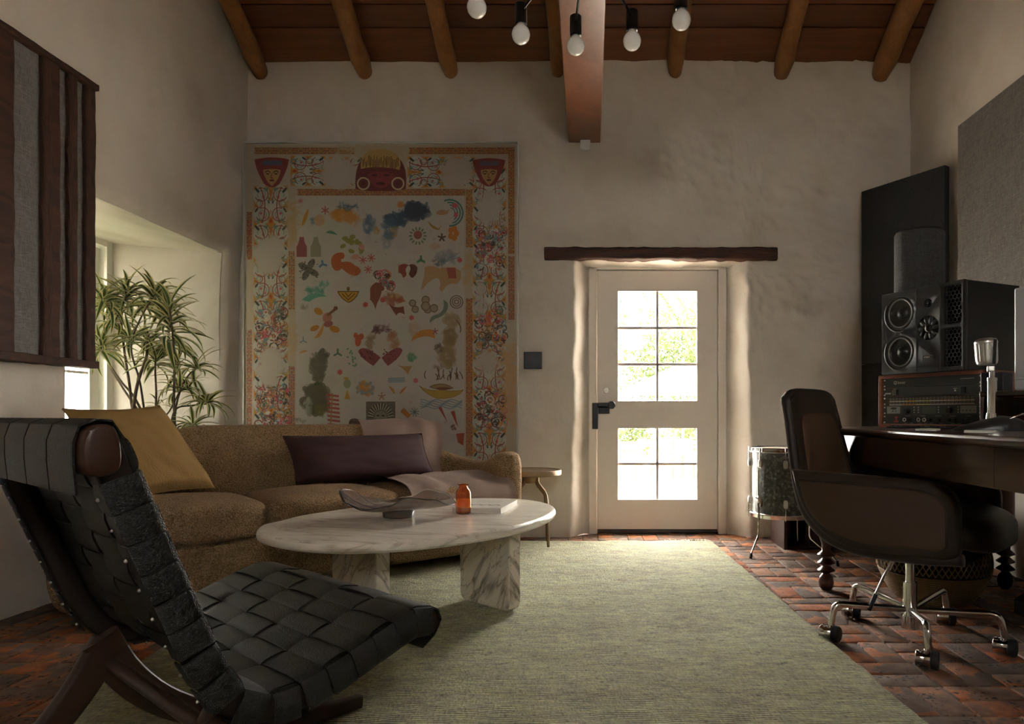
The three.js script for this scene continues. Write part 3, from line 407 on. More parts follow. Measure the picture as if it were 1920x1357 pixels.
  path([[676, 312], [674, 280, 700, 276], [724, 270, 745, 284], [756, 296, 750, 314], [712, 304, 676, 312]], '#c9a45e'); for (let i = 0; i < 26; i++) path([[680 + i * 2.7, r(285, 300)], [680 + i * 2.7 + r(-1, 1), r(304, 316)]], null, '#6b4424', 1.4);
  path([[688, 322], [712, 312, 740, 322], [738, 344, 714, 350], [692, 344, 688, 322]], '#8f3038'); for (const m of [-1, 1]) { el(714 + m * 12, 324, 6, 2, '#4a1820'); ctx.strokeStyle = '#d8c8a0'; ctx.lineWidth = 3; ctx.beginPath(); ctx.arc(714 + m * 33, 340, 11, 0, 7); ctx.stroke(); el(714 + m * 33, 340, 4, 5, '#5a2028'); } el(714, 340, 9, 3, '#4a1820');
  // field motifs
  path([[563, 420], [566, 398, 576, 388], [577, 392, 575, 400], [572, 412, 566, 420]], '#d19a26'); soft(590, 412, 14, 10, '#5a8298', 0.9); el(597, 410, 10, 11, '#d8b088'); star(561, 373, 8, 5, '#d9788a'); star(608, 391, 6, 8, '#b8636c', 2.4);
  soft(640, 400, 30, 12, '#dc8c26', 1.2, 40); soft(660, 408, 26, 10, '#dd9640', 1, 30); soft(650, 385, 26, 7, '#3f6284', 1); soft(692, 418, 14, 22, '#4f7296', 0.9, 40); soft(706, 430, 7, 9, '#cf933a', 0.9);
  soft(780, 395, 34, 18, '#26364e', 1.5, 60); soft(745, 408, 30, 14, '#2c4866', 1.3, 50); soft(732, 425, 16, 26, '#3d6486', 0.9, 40); soft(726, 450, 10, 20, '#7a98a4', 0.6); soft(740, 432, 8, 14, '#d09a4c', 0.6); star(752, 380, 9, 7, '#d98a34', 2.6);
  for (let k = 0; k < 4; k++) { ctx.strokeStyle = '#3d8078'; ctx.lineWidth = 3 - k * 0.4; ctx.beginPath(); ctx.arc(846, 396, 25 - k * 5, -2 + k * 0.2, 1.6 - k * 0.3); ctx.stroke(); } el(856, 382, 6, 5, '#d7606e'); el(858, 400, 4, 5, '#d7606e');
  path([[820, 395], [830, 386, 840, 392], [846, 388], [842, 398], [830, 402, 820, 398]], '#c39a6a'); path([[804, 412], [814, 420, 824, 426], [831, 419], [826, 428], [812, 430, 804, 412]], '#b08a2c');
  path([[609, 434], [618, 424, 632, 438], [620, 436, 609, 434]], '#4d9a7c'); for (let i = 0; i < 14; i++) el(r(640, 678), r(440, 470), 4, 6, '#9a9a48', r(0, 3)); el(678, 461, 5, 6, '#e39a86'); el(666, 480, 8, 5, '#e6a490');
  const bottle = (x, c) => { path([[x - 4, 442], [x + 4, 442], [x + 5, 454, x + 10, 460], [x + 10, 480], [x - 10, 480], [x - 10, 460], [x - 5, 454, x - 4, 442]], c); }; bottle(563, '#9a4c54'); ctx.globalAlpha = 0.75; bottle(590, '#8a8a6c'); ctx.globalAlpha = 1;
  for (let k = 0; k < 4; k++) el(576 + Math.cos(k * 1.57 + 0.5) * 10, 504 + Math.sin(k * 1.57 + 0.5) * 11, 12, 6, '#6a685c', k * 1.57 + 0.5); for (let i = 0; i < 60; i++) el(576 + r(-18, 18), 504 + r(-16, 16), 1, 0.8, '#26261f');
  ctx.strokeStyle = '#4e80b4'; ctx.lineWidth = 4; for (const a of [0.3, 2.4, 4.6]) { ctx.beginPath(); ctx.moveTo(603, 494); ctx.lineTo(603 + Math.cos(a) * 9, 494 + Math.sin(a) * 8); ctx.stroke(); }
  path([[621, 480], [628, 470, 642, 472], [648, 476, 642, 484], [636, 482, 640, 490], [656, 486, 664, 496], [676, 500, 676, 508], [670, 520, 656, 514], [646, 508, 640, 502], [628, 512, 622, 500], [617, 490, 621, 480]], '#c4602a');
  for (const [x, y] of [[680, 486], [696, 482], [690, 504]]) star(x, y, 7, 8, '#c85a52', 1.8);
  soft(590, 545, 22, 10, '#4fa088', 1.2, 30); path([[563, 562], [580, 546, 600, 550], [612, 556], [590, 554, 578, 566], [563, 562]], '#5fae94'); soft(606, 532, 14, 7, '#58a890', 1, 20);
  path([[632, 546], [672, 546], [668, 560, 653, 567], [638, 560, 632, 546]], '#cf9a1f', '#4a3410', 1.4); path([[640, 550], [652, 562], [665, 550]], null, '#4a3410', 1.4); path([[646, 548], [652, 556], [659, 548]], null, '#4a3410', 1.2); el(652, 541, 3, 4, '#7a5a1a');
  path([[748, 498], [756, 490, 768, 496], [760, 500, 762, 508], [766, 516, 757, 520], [754, 510, 748, 510]], '#9a4238'); path([[784, 500], [776, 490, 768, 496], [774, 502, 770, 508], [766, 516, 775, 520], [784, 514, 784, 500]], '#6e3a30');
  el(785, 438, 8, 8, '#a05a50'); for (let i = 0; i < 14; i++) el(785 + Math.cos(i * 0.45) * 14, 440 + Math.sin(i * 0.45) * 14, 3.4, 1.8, '#6f8a62', i * 0.45); star(831, 443, 5, 8, '#57423a', 3); for (let k = 0; k < 5; k++) el(853 + Math.cos(k * 1.26) * 6, 435 + Math.sin(k * 1.26) * 9, 5, 6, '#dd8628'); star(791, 486, 3, 9, '#4c9c66', 4);
  soft(816, 460, 14, 8, '#cf9a62', 0.6, 20); soft(840, 478, 26, 14, '#7d8ea0', 0.7, 30);
  path([[798, 500], [810, 494, 826, 502], [850, 496, 866, 506], [872, 524, 858, 532], [846, 528, 836, 540], [830, 552, 826, 540], [832, 526, 822, 520], [804, 526, 796, 540], [790, 542], [798, 520, 798, 500]], '#c8a070'); path([[840, 500], [858, 500], [860, 522], [844, 522]], '#b45650', '#d8b080', 1.5); soft(826, 490, 16, 8, '#5c6f86', 1, 20); for (let i = 0; i < 8; i++) path([[830, 492], [r(840, 866), r(466, 490)]], null, '#7d93a4', 1);
  soft(716, 522, 14, 14, '#8d9a90', 0.8, 30); tangle(706, 512, 30, 30, 60); path([[694, 540], [702, 524, 716, 532], [718, 552, 708, 566], [704, 580], [700, 566, 694, 562]], '#8a4a3a'); soft(738, 560, 22, 14, '#a5583c', 1.2, 30); soft(742, 556, 14, 8, '#d0b060', 1, 18); path([[728, 568], [740, 580, 758, 574], [760, 590], [748, 582, 744, 592], [736, 580, 728, 568]], '#7a3e30'); el(718, 562, 5, 5, '#c65a50');
  for (const [x, y, rr] of [[775, 568, 7], [800, 562, 8], [804, 580, 8], [780, 580, 7], [816, 578, 8], [800, 574, 9]]) { el(x, y, rr, rr, '#a89884'); ctx.strokeStyle = '#5f5648'; ctx.lineWidth = 1.4; ctx.beginPath(); ctx.arc(x, y, rr - 1, 0, 7); ctx.stroke(); }
  path([[834, 562], [846, 566, 842, 580], [836, 594, 818, 598], [808, 606], [806, 594, 820, 590], [838, 586, 834, 562]], '#6f8678'); ctx.strokeStyle = '#6a4438'; ctx.lineWidth = 1.6; for (let k = 0; k < 3; k++) { ctx.beginPath(); ctx.arc(859, 566, 4 + k * 4, 0, 7); ctx.stroke(); }
  // winged figure, dancing shapes, heads
  el(595, 584, 9, 6, '#d08c2c', 0.6); el(612, 596, 9, 10, '#c27f6c', 0.5); el(588, 616, 9, 5, '#d1852a', -0.4); el(626, 618, 10, 6, '#d38a26', 0.3); path([[596, 634], [608, 622, 604, 606], [600, 620, 586, 636]], '#d89a3c'); path([[612, 592], [624, 582, 630, 578]], null, '#8a5a3c', 5); el(628, 578, 4, 4, '#7a5436'); el(614, 608, 9, 6, '#a6605c', -0.2); soft(568, 576, 10, 8, '#8c8478', 0.7, 16);
  soft(715, 618, 24, 10, '#5c3436', 1.1, 30); soft(695, 640, 12, 20, '#9a8060', 1, 30); soft(738, 640, 14, 22, '#b0764c', 1, 30); path([[671, 660], [680, 644, 714, 672], [704, 684, 700, 688], [676, 674, 671, 660]], '#8c3c42'); path([[716, 672], [748, 644, 756, 658], [752, 672, 728, 688], [720, 680, 716, 672]], '#8e3e44'); for (let i = 0; i < 40; i++) { const s = q() < 0.5 ? 0 : 42; el(684 + s + r(-8, 18), r(656, 676), 2, 0.7, '#43191e', 0.6); } path([[703, 640], [714, 626, 726, 640], [720, 656, 714, 668], [708, 654, 703, 640]], '#d8cfc0');
  path([[772, 642], [776, 618, 810, 618], [818, 622, 818, 636], [806, 630, 796, 632], [782, 634, 772, 642]], '#d68a30'); soft(776, 618, 14, 16, '#c9a27c', 0.7, 26); soft(772, 672, 12, 10, '#4f9a6e', 1.3, 30); for (const [x, y, c] of [[773, 596, '#dd5568'], [865, 486, '#dd5568'], [685, 571, '#dd4c50'], [636, 700, '#dd4c50'], [781, 716, '#dd6a76']]) { star(x, y, 6, 5, c, 3); } star(818, 622, 5, 6, '#a3464e', 2);
  el(671, 640, 6, 11, '#c9552e', 0.1); el(666, 630, 4, 5, '#c9552e'); el(677, 632, 5, 6, '#c25a34'); soft(850, 600, 20, 16, '#a8906c', 1.2, 40); soft(846, 632, 16, 22, '#8e7648', 1.3, 50); soft(842, 670, 18, 28, '#9a8258', 1.1, 50); soft(826, 656, 10, 12, '#6a5a44', 1, 26); path([[866, 624], [870, 612, 858, 600]], null, '#6b5230', 2); soft(826, 690, 14, 6, '#827460', 0.9, 20);
  ctx.strokeStyle = '#5d3c30'; ctx.lineWidth = 1.6; for (let i = 0; i < 16; i++) { const x = r(796, 872); ctx.beginPath(); ctx.moveTo(x, 716 - r(0, 4)); ctx.quadraticCurveTo(x + r(-6, 6), 705, x + r(-8, 8), r(690, 706)); ctx.stroke(); }
  soft(604, 668, 12, 14, '#50503c', 1.2, 40); soft(596, 690, 18, 32, '#5c5c46', 1.3, 70); soft(590, 750, 30, 34, '#56563e', 1.5, 100); soft(574, 764, 10, 18, '#a8b09c', 1.2, 30); soft(602, 772, 18, 12, '#6a682c', 1, 36); soft(560, 792, 16, 6, '#82806c', 0.8, 20); path([[586, 725], [593, 716], [600, 725]], '#3b4a2c');
  for (let k = 0; k < 10; k++) path([[610 + k * 0.4, 741 + k * 8], [634 + k * 0.4, 744 + k * 8], [634 + k * 0.4, 748 + k * 8], [610 + k * 0.4, 745 + k * 8]], k % 1 === 0 ? '#bb4c48' : '#e0c8bc'); path([[622, 740], [618, 805]], null, '#a8823c', 2.4);
  star(632, 664, 3, 9, '#4d7c62', 3.4); for (let i = 0; i < 14; i++) el(r(648, 668), r(655, 690), 2.6, 1.5, '#6c9a80', r(0, 3)); el(650, 722, 7, 9, '#9aa57e'); path([[645, 752], [650, 732], [656, 752]], '#d0a02c'); el(648, 712, 5, 2.4, '#c99a34');
  soft(684, 730, 18, 16, '#d78a30', 1.3, 30); for (let i = 0; i < 16; i++) el(684 + r(-15, 15), 730 + r(-12, 12), 3, 3, '#8fa0ac'); path([[744, 686], [758, 690, 774, 688], [766, 704], [758, 692, 744, 686]], '#b8924c'); path([[729, 726], [742, 730, 741, 742], [735, 738, 729, 726]], '#cf8c3a'); path([[764, 727], [752, 732, 750, 742], [758, 738, 764, 727]], '#cf7a3a'); ctx.strokeStyle = '#6f92ac'; ctx.lineWidth = 1.4; for (let k = 0; k < 4; k++) { ctx.beginPath(); ctx.moveTo(728, 712 + k * 2.4); ctx.lineTo(760, 711 + k * 2.4); ctx.stroke(); } for (let k = 0; k < 5; k++) { ctx.beginPath(); for (let x = 790; x < 874; x += 4) ctx.lineTo(x, 754 + k * 3.4 + 2 * Math.sin(x * 0.22 + k)); ctx.stroke(); }
  path([[788, 726], [800, 742, 822, 750], [860, 752, 872, 734], [850, 738, 832, 734], [804, 738, 788, 726]], '#c0a03a', '#8a6a24', 1); path([[808, 728], [830, 716, 852, 730], [830, 738, 808, 728]], '#a08a5c', '#6a5028', 1.2); el(834, 731, 14, 2.4, '#7c3d34'); star(716, 746, 5, 8, '#b4806c', 2.4);
  ctx.fillStyle = '#6c675a'; ctx.fillRect(686, 756, 56, 44); for (let i = 0; i < 26; i++) { ctx.strokeStyle = i % 2 ? '#c9c0ae' : '#38352c'; ctx.lineWidth = 1.6; const a = i / 26 * 3.14 + 3.14; ctx.beginPath(); ctx.moveTo(714 + Math.cos(a) * 14, 786 + Math.sin(a) * 14); ctx.lineTo(714 + Math.cos(a) * 25, 786 + Math.sin(a) * 27); ctx.stroke(); } el(714, 786, 12, 12, '#8a8474'); el(709, 783, 3, 1.4, '#2e2b24'); el(719, 783, 3, 1.4, '#2e2b24');
  path([[752, 776], [758, 768], [772, 782], [766, 788]], '#d9862e'); star(779, 776, 9, 9, '#5c7a80', 1.4); path([[824, 768], [830, 766], [842, 796]], '#a8404a'); path([[848, 776], [855, 773], [862, 806]], '#b03a30'); path([[858, 818], [874, 816], [872, 840], [862, 834]], '#ad4a34'); soft(852, 806, 6, 10, '#6c3034', 1, 16); star(566, 640, 3, 8, '#7d92a2', 2); path([[558, 664], [566, 654, 575, 660], [566, 664, 558, 664]], '#d39a5c');
  for (let i = 0; i < 26; i++) { const x = r(560, 866), y = r(370, 800); ctx.globalAlpha = 0.5; if (q() < 0.5) star(x, y, 5, r(2, 5), ['#c9827c', '#8f9a8c', '#b89a74', '#7f98a0'][i % 4], 1.2); else soft(x, y, r(5, 12), r(3, 8), ['#b3a797', '#a8aea2', '#c2a58c'][i % 3], 0.5, 8); ctx.globalAlpha = 1; }
  for (let i = 0; i < 2600; i++) { ctx.fillStyle = q() < 0.5 ? 'rgba(235,228,214,0.10)' : 'rgba(120,104,86,0.08)'; const v = q() < 0.5; ctx.fillRect(r(455, 975), r(264, 900), v ? r(3, 26) : 0.7, v ? 0.7 : r(3, 20)); }
  ctx.globalAlpha = 0.16; ctx.fillStyle = '#cbc2b6'; ctx.fillRect(455, 264, 520, 640); ctx.globalAlpha = 1; ctx.fillStyle = '#cbbfab'; ctx.fillRect(455, 264, 13, 130); ctx.globalAlpha = 0.7; ctx.fillRect(455, 485, 6, 140); ctx.globalAlpha = 1;
}
{
  const cv = document.createElement('canvas'); cv.width = 1040; cv.height = 1280; const ctx = cv.getContext('2d'); ctx.scale(2, 2); ctx.translate(-455, -264); drawArt(ctx);
  const tex = new THREE.CanvasTexture(cv); tex.colorSpace = THREE.SRGBColorSpace;
  const x0 = (457 - CU) * 4.98 / K, x1 = (971 - CU) * 4.98 / K, y1 = EYE + (CV - 267) * 4.98 / K, h = (x1 - x0) * 1280 / 1040, y0 = y1 - h;
  const t = thing('framed_textile', 'large printed textile of animals and masks with a faded floral border', 'artwork', [(x0 + x1) / 2, 0, -4.995]);
  const w = x1 - x0, print = T(new THREE.PlaneGeometry(w - 0.012, h - 0.012), 0, (y0 + y1) / 2, 0.006);
  part('print', print, mat(C(0.60, 0.58, 0.55), 0.9, { map: tex, bumpMap: rep(texLinen, 9, 11), bumpScale: 0.0012 }), t);
  part('backing', box(w - 0.01, h - 0.01, 0.02, 0, (y0 + y1) / 2, -0.006, 0.002), mat(C(0.7, 0.66, 0.58), 0.8), t);
  const e = 0.006, dp = 0.05, clear = phys(C(0.86, 0.85, 0.8), 0.25, { transmission: 0.5, thickness: 0, ior: 1.45 });
  part('box_frame', merge([box(e, h, dp, -w / 2, (y0 + y1) / 2, 0, 0.001), box(e, h, dp, w / 2, (y0 + y1) / 2, 0, 0.001), box(w, e, dp, 0, y1, 0, 0.001), box(w, e, dp, 0, y0, 0, 0.001)]), clear, t, 'clear acrylic edge');
}
single('switch_plate', merge([box(0.134, 0.126, 0.012, (999 - CU) * 5.03 / K, EYE + (CV - 675.5) * 5.03 / K, -5.033, 0.003, 2), box(0.12, 0.112, 0.006, (999 - CU) * 5.03 / K, EYE + (CV - 675.5) * 5.03 / K, -5.026, 0.002)]), mat(C(0.012, 0.013, 0.017), 0.4), 'flat square black switch plate between the textile and the door', 'switch');

// ---------------------------------------------------------------- sofa set across the corner
const SOFA = { x: -1.30, d: 3.574, a: 41.5 * PI / 180 };
const boucle = mat(C(0.48, 0.30, 0.155), 0.95, { map: rep(texBoucleCol, 2.6), bumpMap: rep(texBoucle, 2.6), bumpScale: 0.007 });
const sofaPoint = (x, y, z) => V(x, y, z).applyAxisAngle(V(0, 1, 0), SOFA.a).add(W(SOFA.x, 0, SOFA.d));
{
  const t = thing('sofa', 'camel boucle sofa with a low curved back and rolled arms standing across the corner', 'sofa', [SOFA.x, 0, -SOFA.d], SOFA.a);
  // back and arms: one section swept along a U
  const HX = 1.2, DZ = 0.78, RC = 0.32, path = [];
  const tAt = [];
  const arc = (cx, cz, a0, a1, n) => { for (let i = 0; i <= n; i++) { const a = lerp(a0, a1, i / n); path.push([cx + RC * Math.cos(a), cz + RC * Math.sin(a), Math.cos(a), Math.sin(a)]); } };
  const th = 0.17, hx = HX - th / 2, hz = DZ - th / 2;
  for (let i = 0; i < 16; i++) path.push([hx, lerp(-0.02, -(hz - RC), i / 16), 1, 0]);
  arc(hx - RC, -(hz - RC), 0, -PI / 2, 14);
  for (let i = 1; i < 30; i++) path.push([lerp(hx - RC, -(hx - RC), i / 30), -hz, 0, -1]);
  arc(-(hx - RC), -(hz - RC), -PI / 2, -PI, 14);
  for (let i = 1; i <= 16; i++) path.push([-hx, lerp(-(hz - RC), -0.02, i / 16), -1, 0]);
  const n = path.length; let acc = [0]; for (let i = 1; i < n; i++) acc.push(acc[i - 1] + Math.hypot(path[i][0] - path[i - 1][0], path[i][1] - path[i - 1][1]));
  const total = acc[n - 1], NU = 34;
  const shellFn = (u, v, i, j) => {
    const [px, pz, nx, nz] = path[j], s = Math.min(acc[j], total - acc[j]);              // distance from the arm end
    const rise = sstep(s, 0.42, 1.18), h = 0.60 + 0.25 * rise + 0.085 * (1 - sstep(s, 0.0, 0.34)), end = 1 - sstep(s, 0, 0.085);
    const k = Math.sqrt(Math.max(0, 1 - end * end * 0.96)), T0 = (th + 0.05 * rise + 0.035 * (1 - sstep(s, 0, 0.3))) / 2;
    const a = u * 2 * PI - PI / 2, ca = Math.cos(a), sa = Math.sin(a), e = 0.5;
    const off = Math.sign(ca) * Math.abs(ca) ** e * T0 * (0.35 + 0.65 * k) * (0.82 + 0.18 * sstep(sa, -1, 0.6)), lo = 0.075;
    const y = lerp(lo, h, (Math.sign(sa) * Math.abs(sa) ** 0.42) * 0.5 + 0.5) - (sa > 0.3 ? 0.03 * end : 0);
    const lean = rise * (y > 0.4 ? (y - 0.4) * 0.12 : 0);                                  // the back leans outwards a little
    const bump = 0.004 * N3(px * 4, y * 4, pz * 4);
    return [px + nx * (off + lean + bump), y, pz + nz * (off + lean + bump), u * 1.4, acc[j], 1.4];
  };
  const shell = grid(NU, n - 1, shellFn, true);
  const cap = (j) => grid(NU, 5, (u, v) => { const q = shellFn(u, 0, 0, j), c = [path[j][0], 0.38, path[j][1]]; return [lerp(q[0], c[0], v), lerp(q[1], c[1] + (q[1] - c[1]) * 0.0, v), q[2] + 0.045 * Math.sqrt(1 - (1 - v) ** 2), q[0], q[1]]; }, true);
  const capR = cap(0), capL = cap(n - 1); capL.index.array.reverse(); capL.computeVertexNormals();
  shell.index.array.reverse(); shell.computeVertexNormals(); capR.index.array.reverse(); capR.computeVertexNormals(); capL.index.array.reverse(); capL.computeVertexNormals();
  part('back_and_arms', boxUV(merge([shell, capR, capL])), boucle, t);
  part('base', boxUV(T(puff(2 * (HX - 0.12), 0.25, 0.70, 9, 18), 0, 0.19, -0.345)), boucle, t);
  for (let k = -1; k <= 1; k++) part('seat_cushion', boxUV(T(puff(0.705, 0.185, 0.64, 6.5, 22, 0.03), k * 0.70, 0.395, -0.285)), boucle, t);
  for (const [x, z] of [[1.08, -0.07], [-1.08, -0.07], [0.95, -0.62], [-0.95, -0.62]]) part('leg', cyl(0.022, 0.03, 0.085, x, x > 0 ? 0.018 : 0.0, z, 20), mat(new THREE.Color('#7a3f1e'), 0.4), t, 'short turned brown leg');
}
function cushion(name, label, TL, TR, BR, thick, m, k = 0.05, stiff = 0.42, uvs = 1) {   // pillow given by three corners
  const BL = TL.clone().add(BR).sub(TR), c = TL.clone().add(BR).multiplyScalar(0.5), ex = TR.clone().sub(TL).multiplyScalar(0.5), ey = TL.clone().sub(BL).multiplyScalar(0.5), nz = ex.clone().cross(ey).normalize();
  const o = thing(name, label, 'pillow', c.toArray());
  const half = (side) => grid(30, 24, (u, v) => { const x = u * 2 - 1, y = v * 2 - 1, X = x * (1 - k * (1 - y * y)), Y = y * (1 - k * 1.5 * (1 - x * x)), d = side * thick / 2 * Math.pow(Math.max(0, (1 - x ** 4) * (1 - y ** 4)), stiff) * (1 + 0.06 * N3(x * 2, y * 2, side * 3 + thick)); const q = ex.clone().multiplyScalar(X).addScaledVector(ey, Y).addScaledVector(nz, d); return [q.x, q.y, q.z, x * ex.length() * uvs, y * ey.length() * uvs]; });
  const b = half(-1); b.index.array.reverse(); b.computeVertexNormals();
  part('cover', merge([half(1), b]), m, o);
  const edge = []; for (let s = 0; s < 4; s++) for (let i = 0; i < 16; i++) { const a = i / 16 * 2 - 1, [x, y] = [[a, 1], [1, -a], [-a, -1], [-1, a]][s]; edge.push(ex.clone().multiplyScalar(x * (1 - k * (1 - y * y))).addScaledVector(ey, y * (1 - k * 1.5 * (1 - x * x)))); }
  edge.push(edge[0].clone()); part('seam', sweep(edge, 0.0035, 6), m, o);
  return o;
}
cushion('throw_pillow', 'square ochre linen pillow propped in the left corner of the sofa', V(-2.47, 0.935, -3.2), V(-2.25, 0.955, -3.57), V(-1.985, 0.52, -3.62), 0.17, mat(C(0.34, 0.20, 0.066), 0.9, { bumpMap: rep(texLinen, 2.5, 5), bumpScale: 0.0025 }), 0.05);
cushion('lumbar_pillow', 'long dark plum velvet pillow leaning on the sofa back', sofaPoint(-0.12, 0.785, -0.545), sofaPoint(0.76, 0.785, -0.565), sofaPoint(0.80, 0.515, -0.47), 0.15, phys(C(0.042, 0.012, 0.013), 0.8, { sheen: 0.3, sheenRoughness: 0.4, sheenColor: C(0.3, 0.1, 0.11), bumpMap: rep(texFuzz, 3), bumpScale: 0.001 }), 0.04);
{ // throw blanket over back, seat and front edge
  const prof = [[-0.90, 0.5], [-0.905, 0.66], [-0.905, 0.80], [-0.875, 0.872], [-0.80, 0.892], [-0.70, 0.885], [-0.64, 0.84], [-0.605, 0.74], [-0.588, 0.62], [-0.575, 0.53], [-0.52, 0.525], [-0.40, 0.542], [-0.27, 0.545], [-0.13, 0.536], [-0.02, 0.515], [0.035, 0.478], [0.06, 0.43], [0.062, 0.36], [0.058, 0.27]];
  const c = new THREE.CatmullRomCurve3(prof.map(([z, y]) => V(0, y, z))), L = c.getLength();
  const g = (off) => grid(44, 90, (u, v) => {
    const p = c.getPointAt(v), tg = c.getTangentAt(v), nr = V(0, tg.z, -tg.y).multiplyScalar(-1); const seat = sstep(v, 0.55, 0.72);
    const w0 = lerp(0.40, 0.375, seat), w1 = lerp(0.96, 1.075, seat) - 0.05 * sstep(v, 0.3, 0.5) * (1 - seat);
    const fold = 0.010 * Math.max(0, N3(u * 3.2, v * 1.3, 4)) + 0.005 * Math.sin(u * 17 + 2.5 * N3(u, v * 2, 1)) * (0.3 + Math.sin(v * PI)) + 0.003 * N3(u * 6, v * 9, 2) + 0.006, lift = sstep(u, 0.93, 1) * 0.012 + sstep(1 - u, 0.93, 1) * 0.012;
    const x = lerp(w0, w1, u) + 0.012 * N3(v * 3, u, 6), drop = sstep(x, 0.82, 1.06) * (1 - sstep(v, 0.32, 0.5)) * 0.045;
    const q = V(x, p.y - drop, p.z).addScaledVector(nr, fold + off - lift * 0.3); return [q.x, q.y, q.z, u * 0.6, v * L];
  });
  const a = g(0.006), b = g(0); b.index.array.reverse(); b.computeVertexNormals();
  const o = thing('throw_blanket', 'dusty mauve wool throw draped over the sofa back and seat', 'blanket', [SOFA.x, 0, -SOFA.d], SOFA.a);
  part('cloth', merge([a, b]), phys(C(0.27, 0.185, 0.15), 0.95, { sheen: 0.5, sheenRoughness: 0.6, sheenColor: C(0.6, 0.5, 0.45), bumpMap: rep(texFuzz, 2.5), bumpScale: 0.003 }), o);
}
// ---------------------------------------------------------------- coffee table
const TOP = 0.43;
const marbleTop = phys(C(1.0, 0.97, 0.92), 0.28, { map: rep(texMarble, 0.55, 0.75, 0.25), clearcoat: 0.3, clearcoatRoughness: 0.2 });
const marbleLeg = phys(C(0.9, 0.86, 0.8), 0.32, { map: rep(texMarbleLeg, 1.0, 1.2, 0.85) });
{
  const rim = [[480, 993], [492, 982], [520, 976], [560, 966], [610, 958], [660, 951], [720, 944], [780, 939], [850, 934], [920, 933], [980, 935], [1016, 940], [1036, 946], [1042, 953], [1036, 961], [1014, 972], [970, 985], [920, 995], [860, 1004], [790, 1012], [720, 1017], [640, 1019], [570, 1016], [515, 1008], [488, 1001]].map(([u, v]) => { const p = atY(u, v, TOP); return [p.x, -p.z]; });
  const pts = smoothClosed(rim, 110), t = thing('coffee_table', 'low coffee table of veined white marble with an oval top on slab legs', 'table');
  const g = fill(pts, 0.042, 0.019, 6); g.rotateX(-PI / 2); g.translate(0, TOP - 0.042, 0);
  part('tabletop', boxUV(creased(g, 1.0)), marbleTop, t);
  const slab = (x, d, w) => { const s = new THREE.Shape(), h = TOP - 0.049, r = 0.05; s.moveTo(-w / 2 + r, 0); s.lineTo(w / 2 - r, 0); s.quadraticCurveTo(w / 2, 0, w / 2, r); s.lineTo(w / 2, h); s.lineTo(-w / 2, h); s.lineTo(-w / 2, r); s.quadraticCurveTo(-w / 2, 0, -w / 2 + r, 0); const q = boxUV(creased(T(fill(s, 0.07, 0.012, 4), 0, 0, -0.035), 0.7), 1, x, d); return T(q, x, 0.0215, -d, 0, -0.72); };
  part('leg', slab(-0.467, 3.19, 0.36), marbleLeg, t); part('leg', slab(-1.007, 3.0, 0.37), marbleLeg, t);
}
{ // wavy smoked glass bowl
  const c = atY(747, 969, TOP), t = thing('glass_bowl', 'wide wavy rimmed bowl of smoky grey glass on the marble table', 'bowl', [c.x, TOP + 0.001, c.z], 0.0);
  const hs = [0.125, 0.078, 0.054, 0.07, 0.108, 0.096, 0.06], xs = [-1, -0.75, -0.42, 0, 0.35, 0.72, 1], rimH = (c) => { let i = 0; while (i < 5 && c > xs[i + 1]) i++; const k = sstep(c, xs[i], xs[i + 1]); return lerp(hs[i], hs[i + 1], k); };
  const outer = (a, v) => { // v 0 at the foot, 1 at the rim
    const s = Math.pow(v, 0.8), ca = Math.cos(a), rx = lerp(0.075, 0.268, s), rz = lerp(0.07, 0.20, s), y = 0.04 + (rimH(ca) - 0.04) * v ** 1.8 - 0.006 * Math.sin(v * PI) * (1 - ca * ca);
    return V(rx * Math.cos(a), y, rz * Math.sin(a));
  };
  const A = 96, B = 18, th = 0.011;
  const g = grid(A, 2 * B + 3, (u, v, i, j) => { const a = u * 2 * PI; let p; if (j <= B) { p = outer(a, j / B); } else if (j <= B + 2) { const k = (j - B) / 3; p = outer(a, 1).add(V(-Math.cos(a) * th * k, 0.004 * Math.sin(k * PI), -Math.sin(a) * th * k)); } else { const q = (2 * B + 3 - j) / B; p = outer(a, q); p.add(V(-Math.cos(a) * th * q * 0.9, th * 0.6 * (1 - q * 0.6), -Math.sin(a) * th * q * 0.9)); } return [p.x, p.y, p.z]; }, true);
  const cap1 = grid(A, 2, (u, v) => { const p = outer(u * 2 * PI, 0); return [p.x * v, p.y, p.z * v]; }, true), cap2 = grid(A, 2, (u, v) => { const p = outer(u * 2 * PI, 0); return [p.x * (1 - v), p.y + th * 0.6, p.z * (1 - v)]; }, true);
  g.index.array.reverse(); g.computeVertexNormals();
  const smoke = phys(C(0.57, 0.52, 0.49), 0.02, { transmission: 0.92, thickness: 0.01, ior: 1.5 });
  const all = merge([g]); part('bowl_body', all, smoke, t);
  part('foot', lathe([[0, 0.0], [0.068, 0.0], [0.072, 0.006], [0.073, 0.02], [0.082, 0.042], [0.07, 0.046], [0, 0.044]], 48), phys(C(0.10, 0.085, 0.08), 0.05, { clearcoat: 1, clearcoatRoughness: 0.05 }), t, 'dark thick glass foot');
}
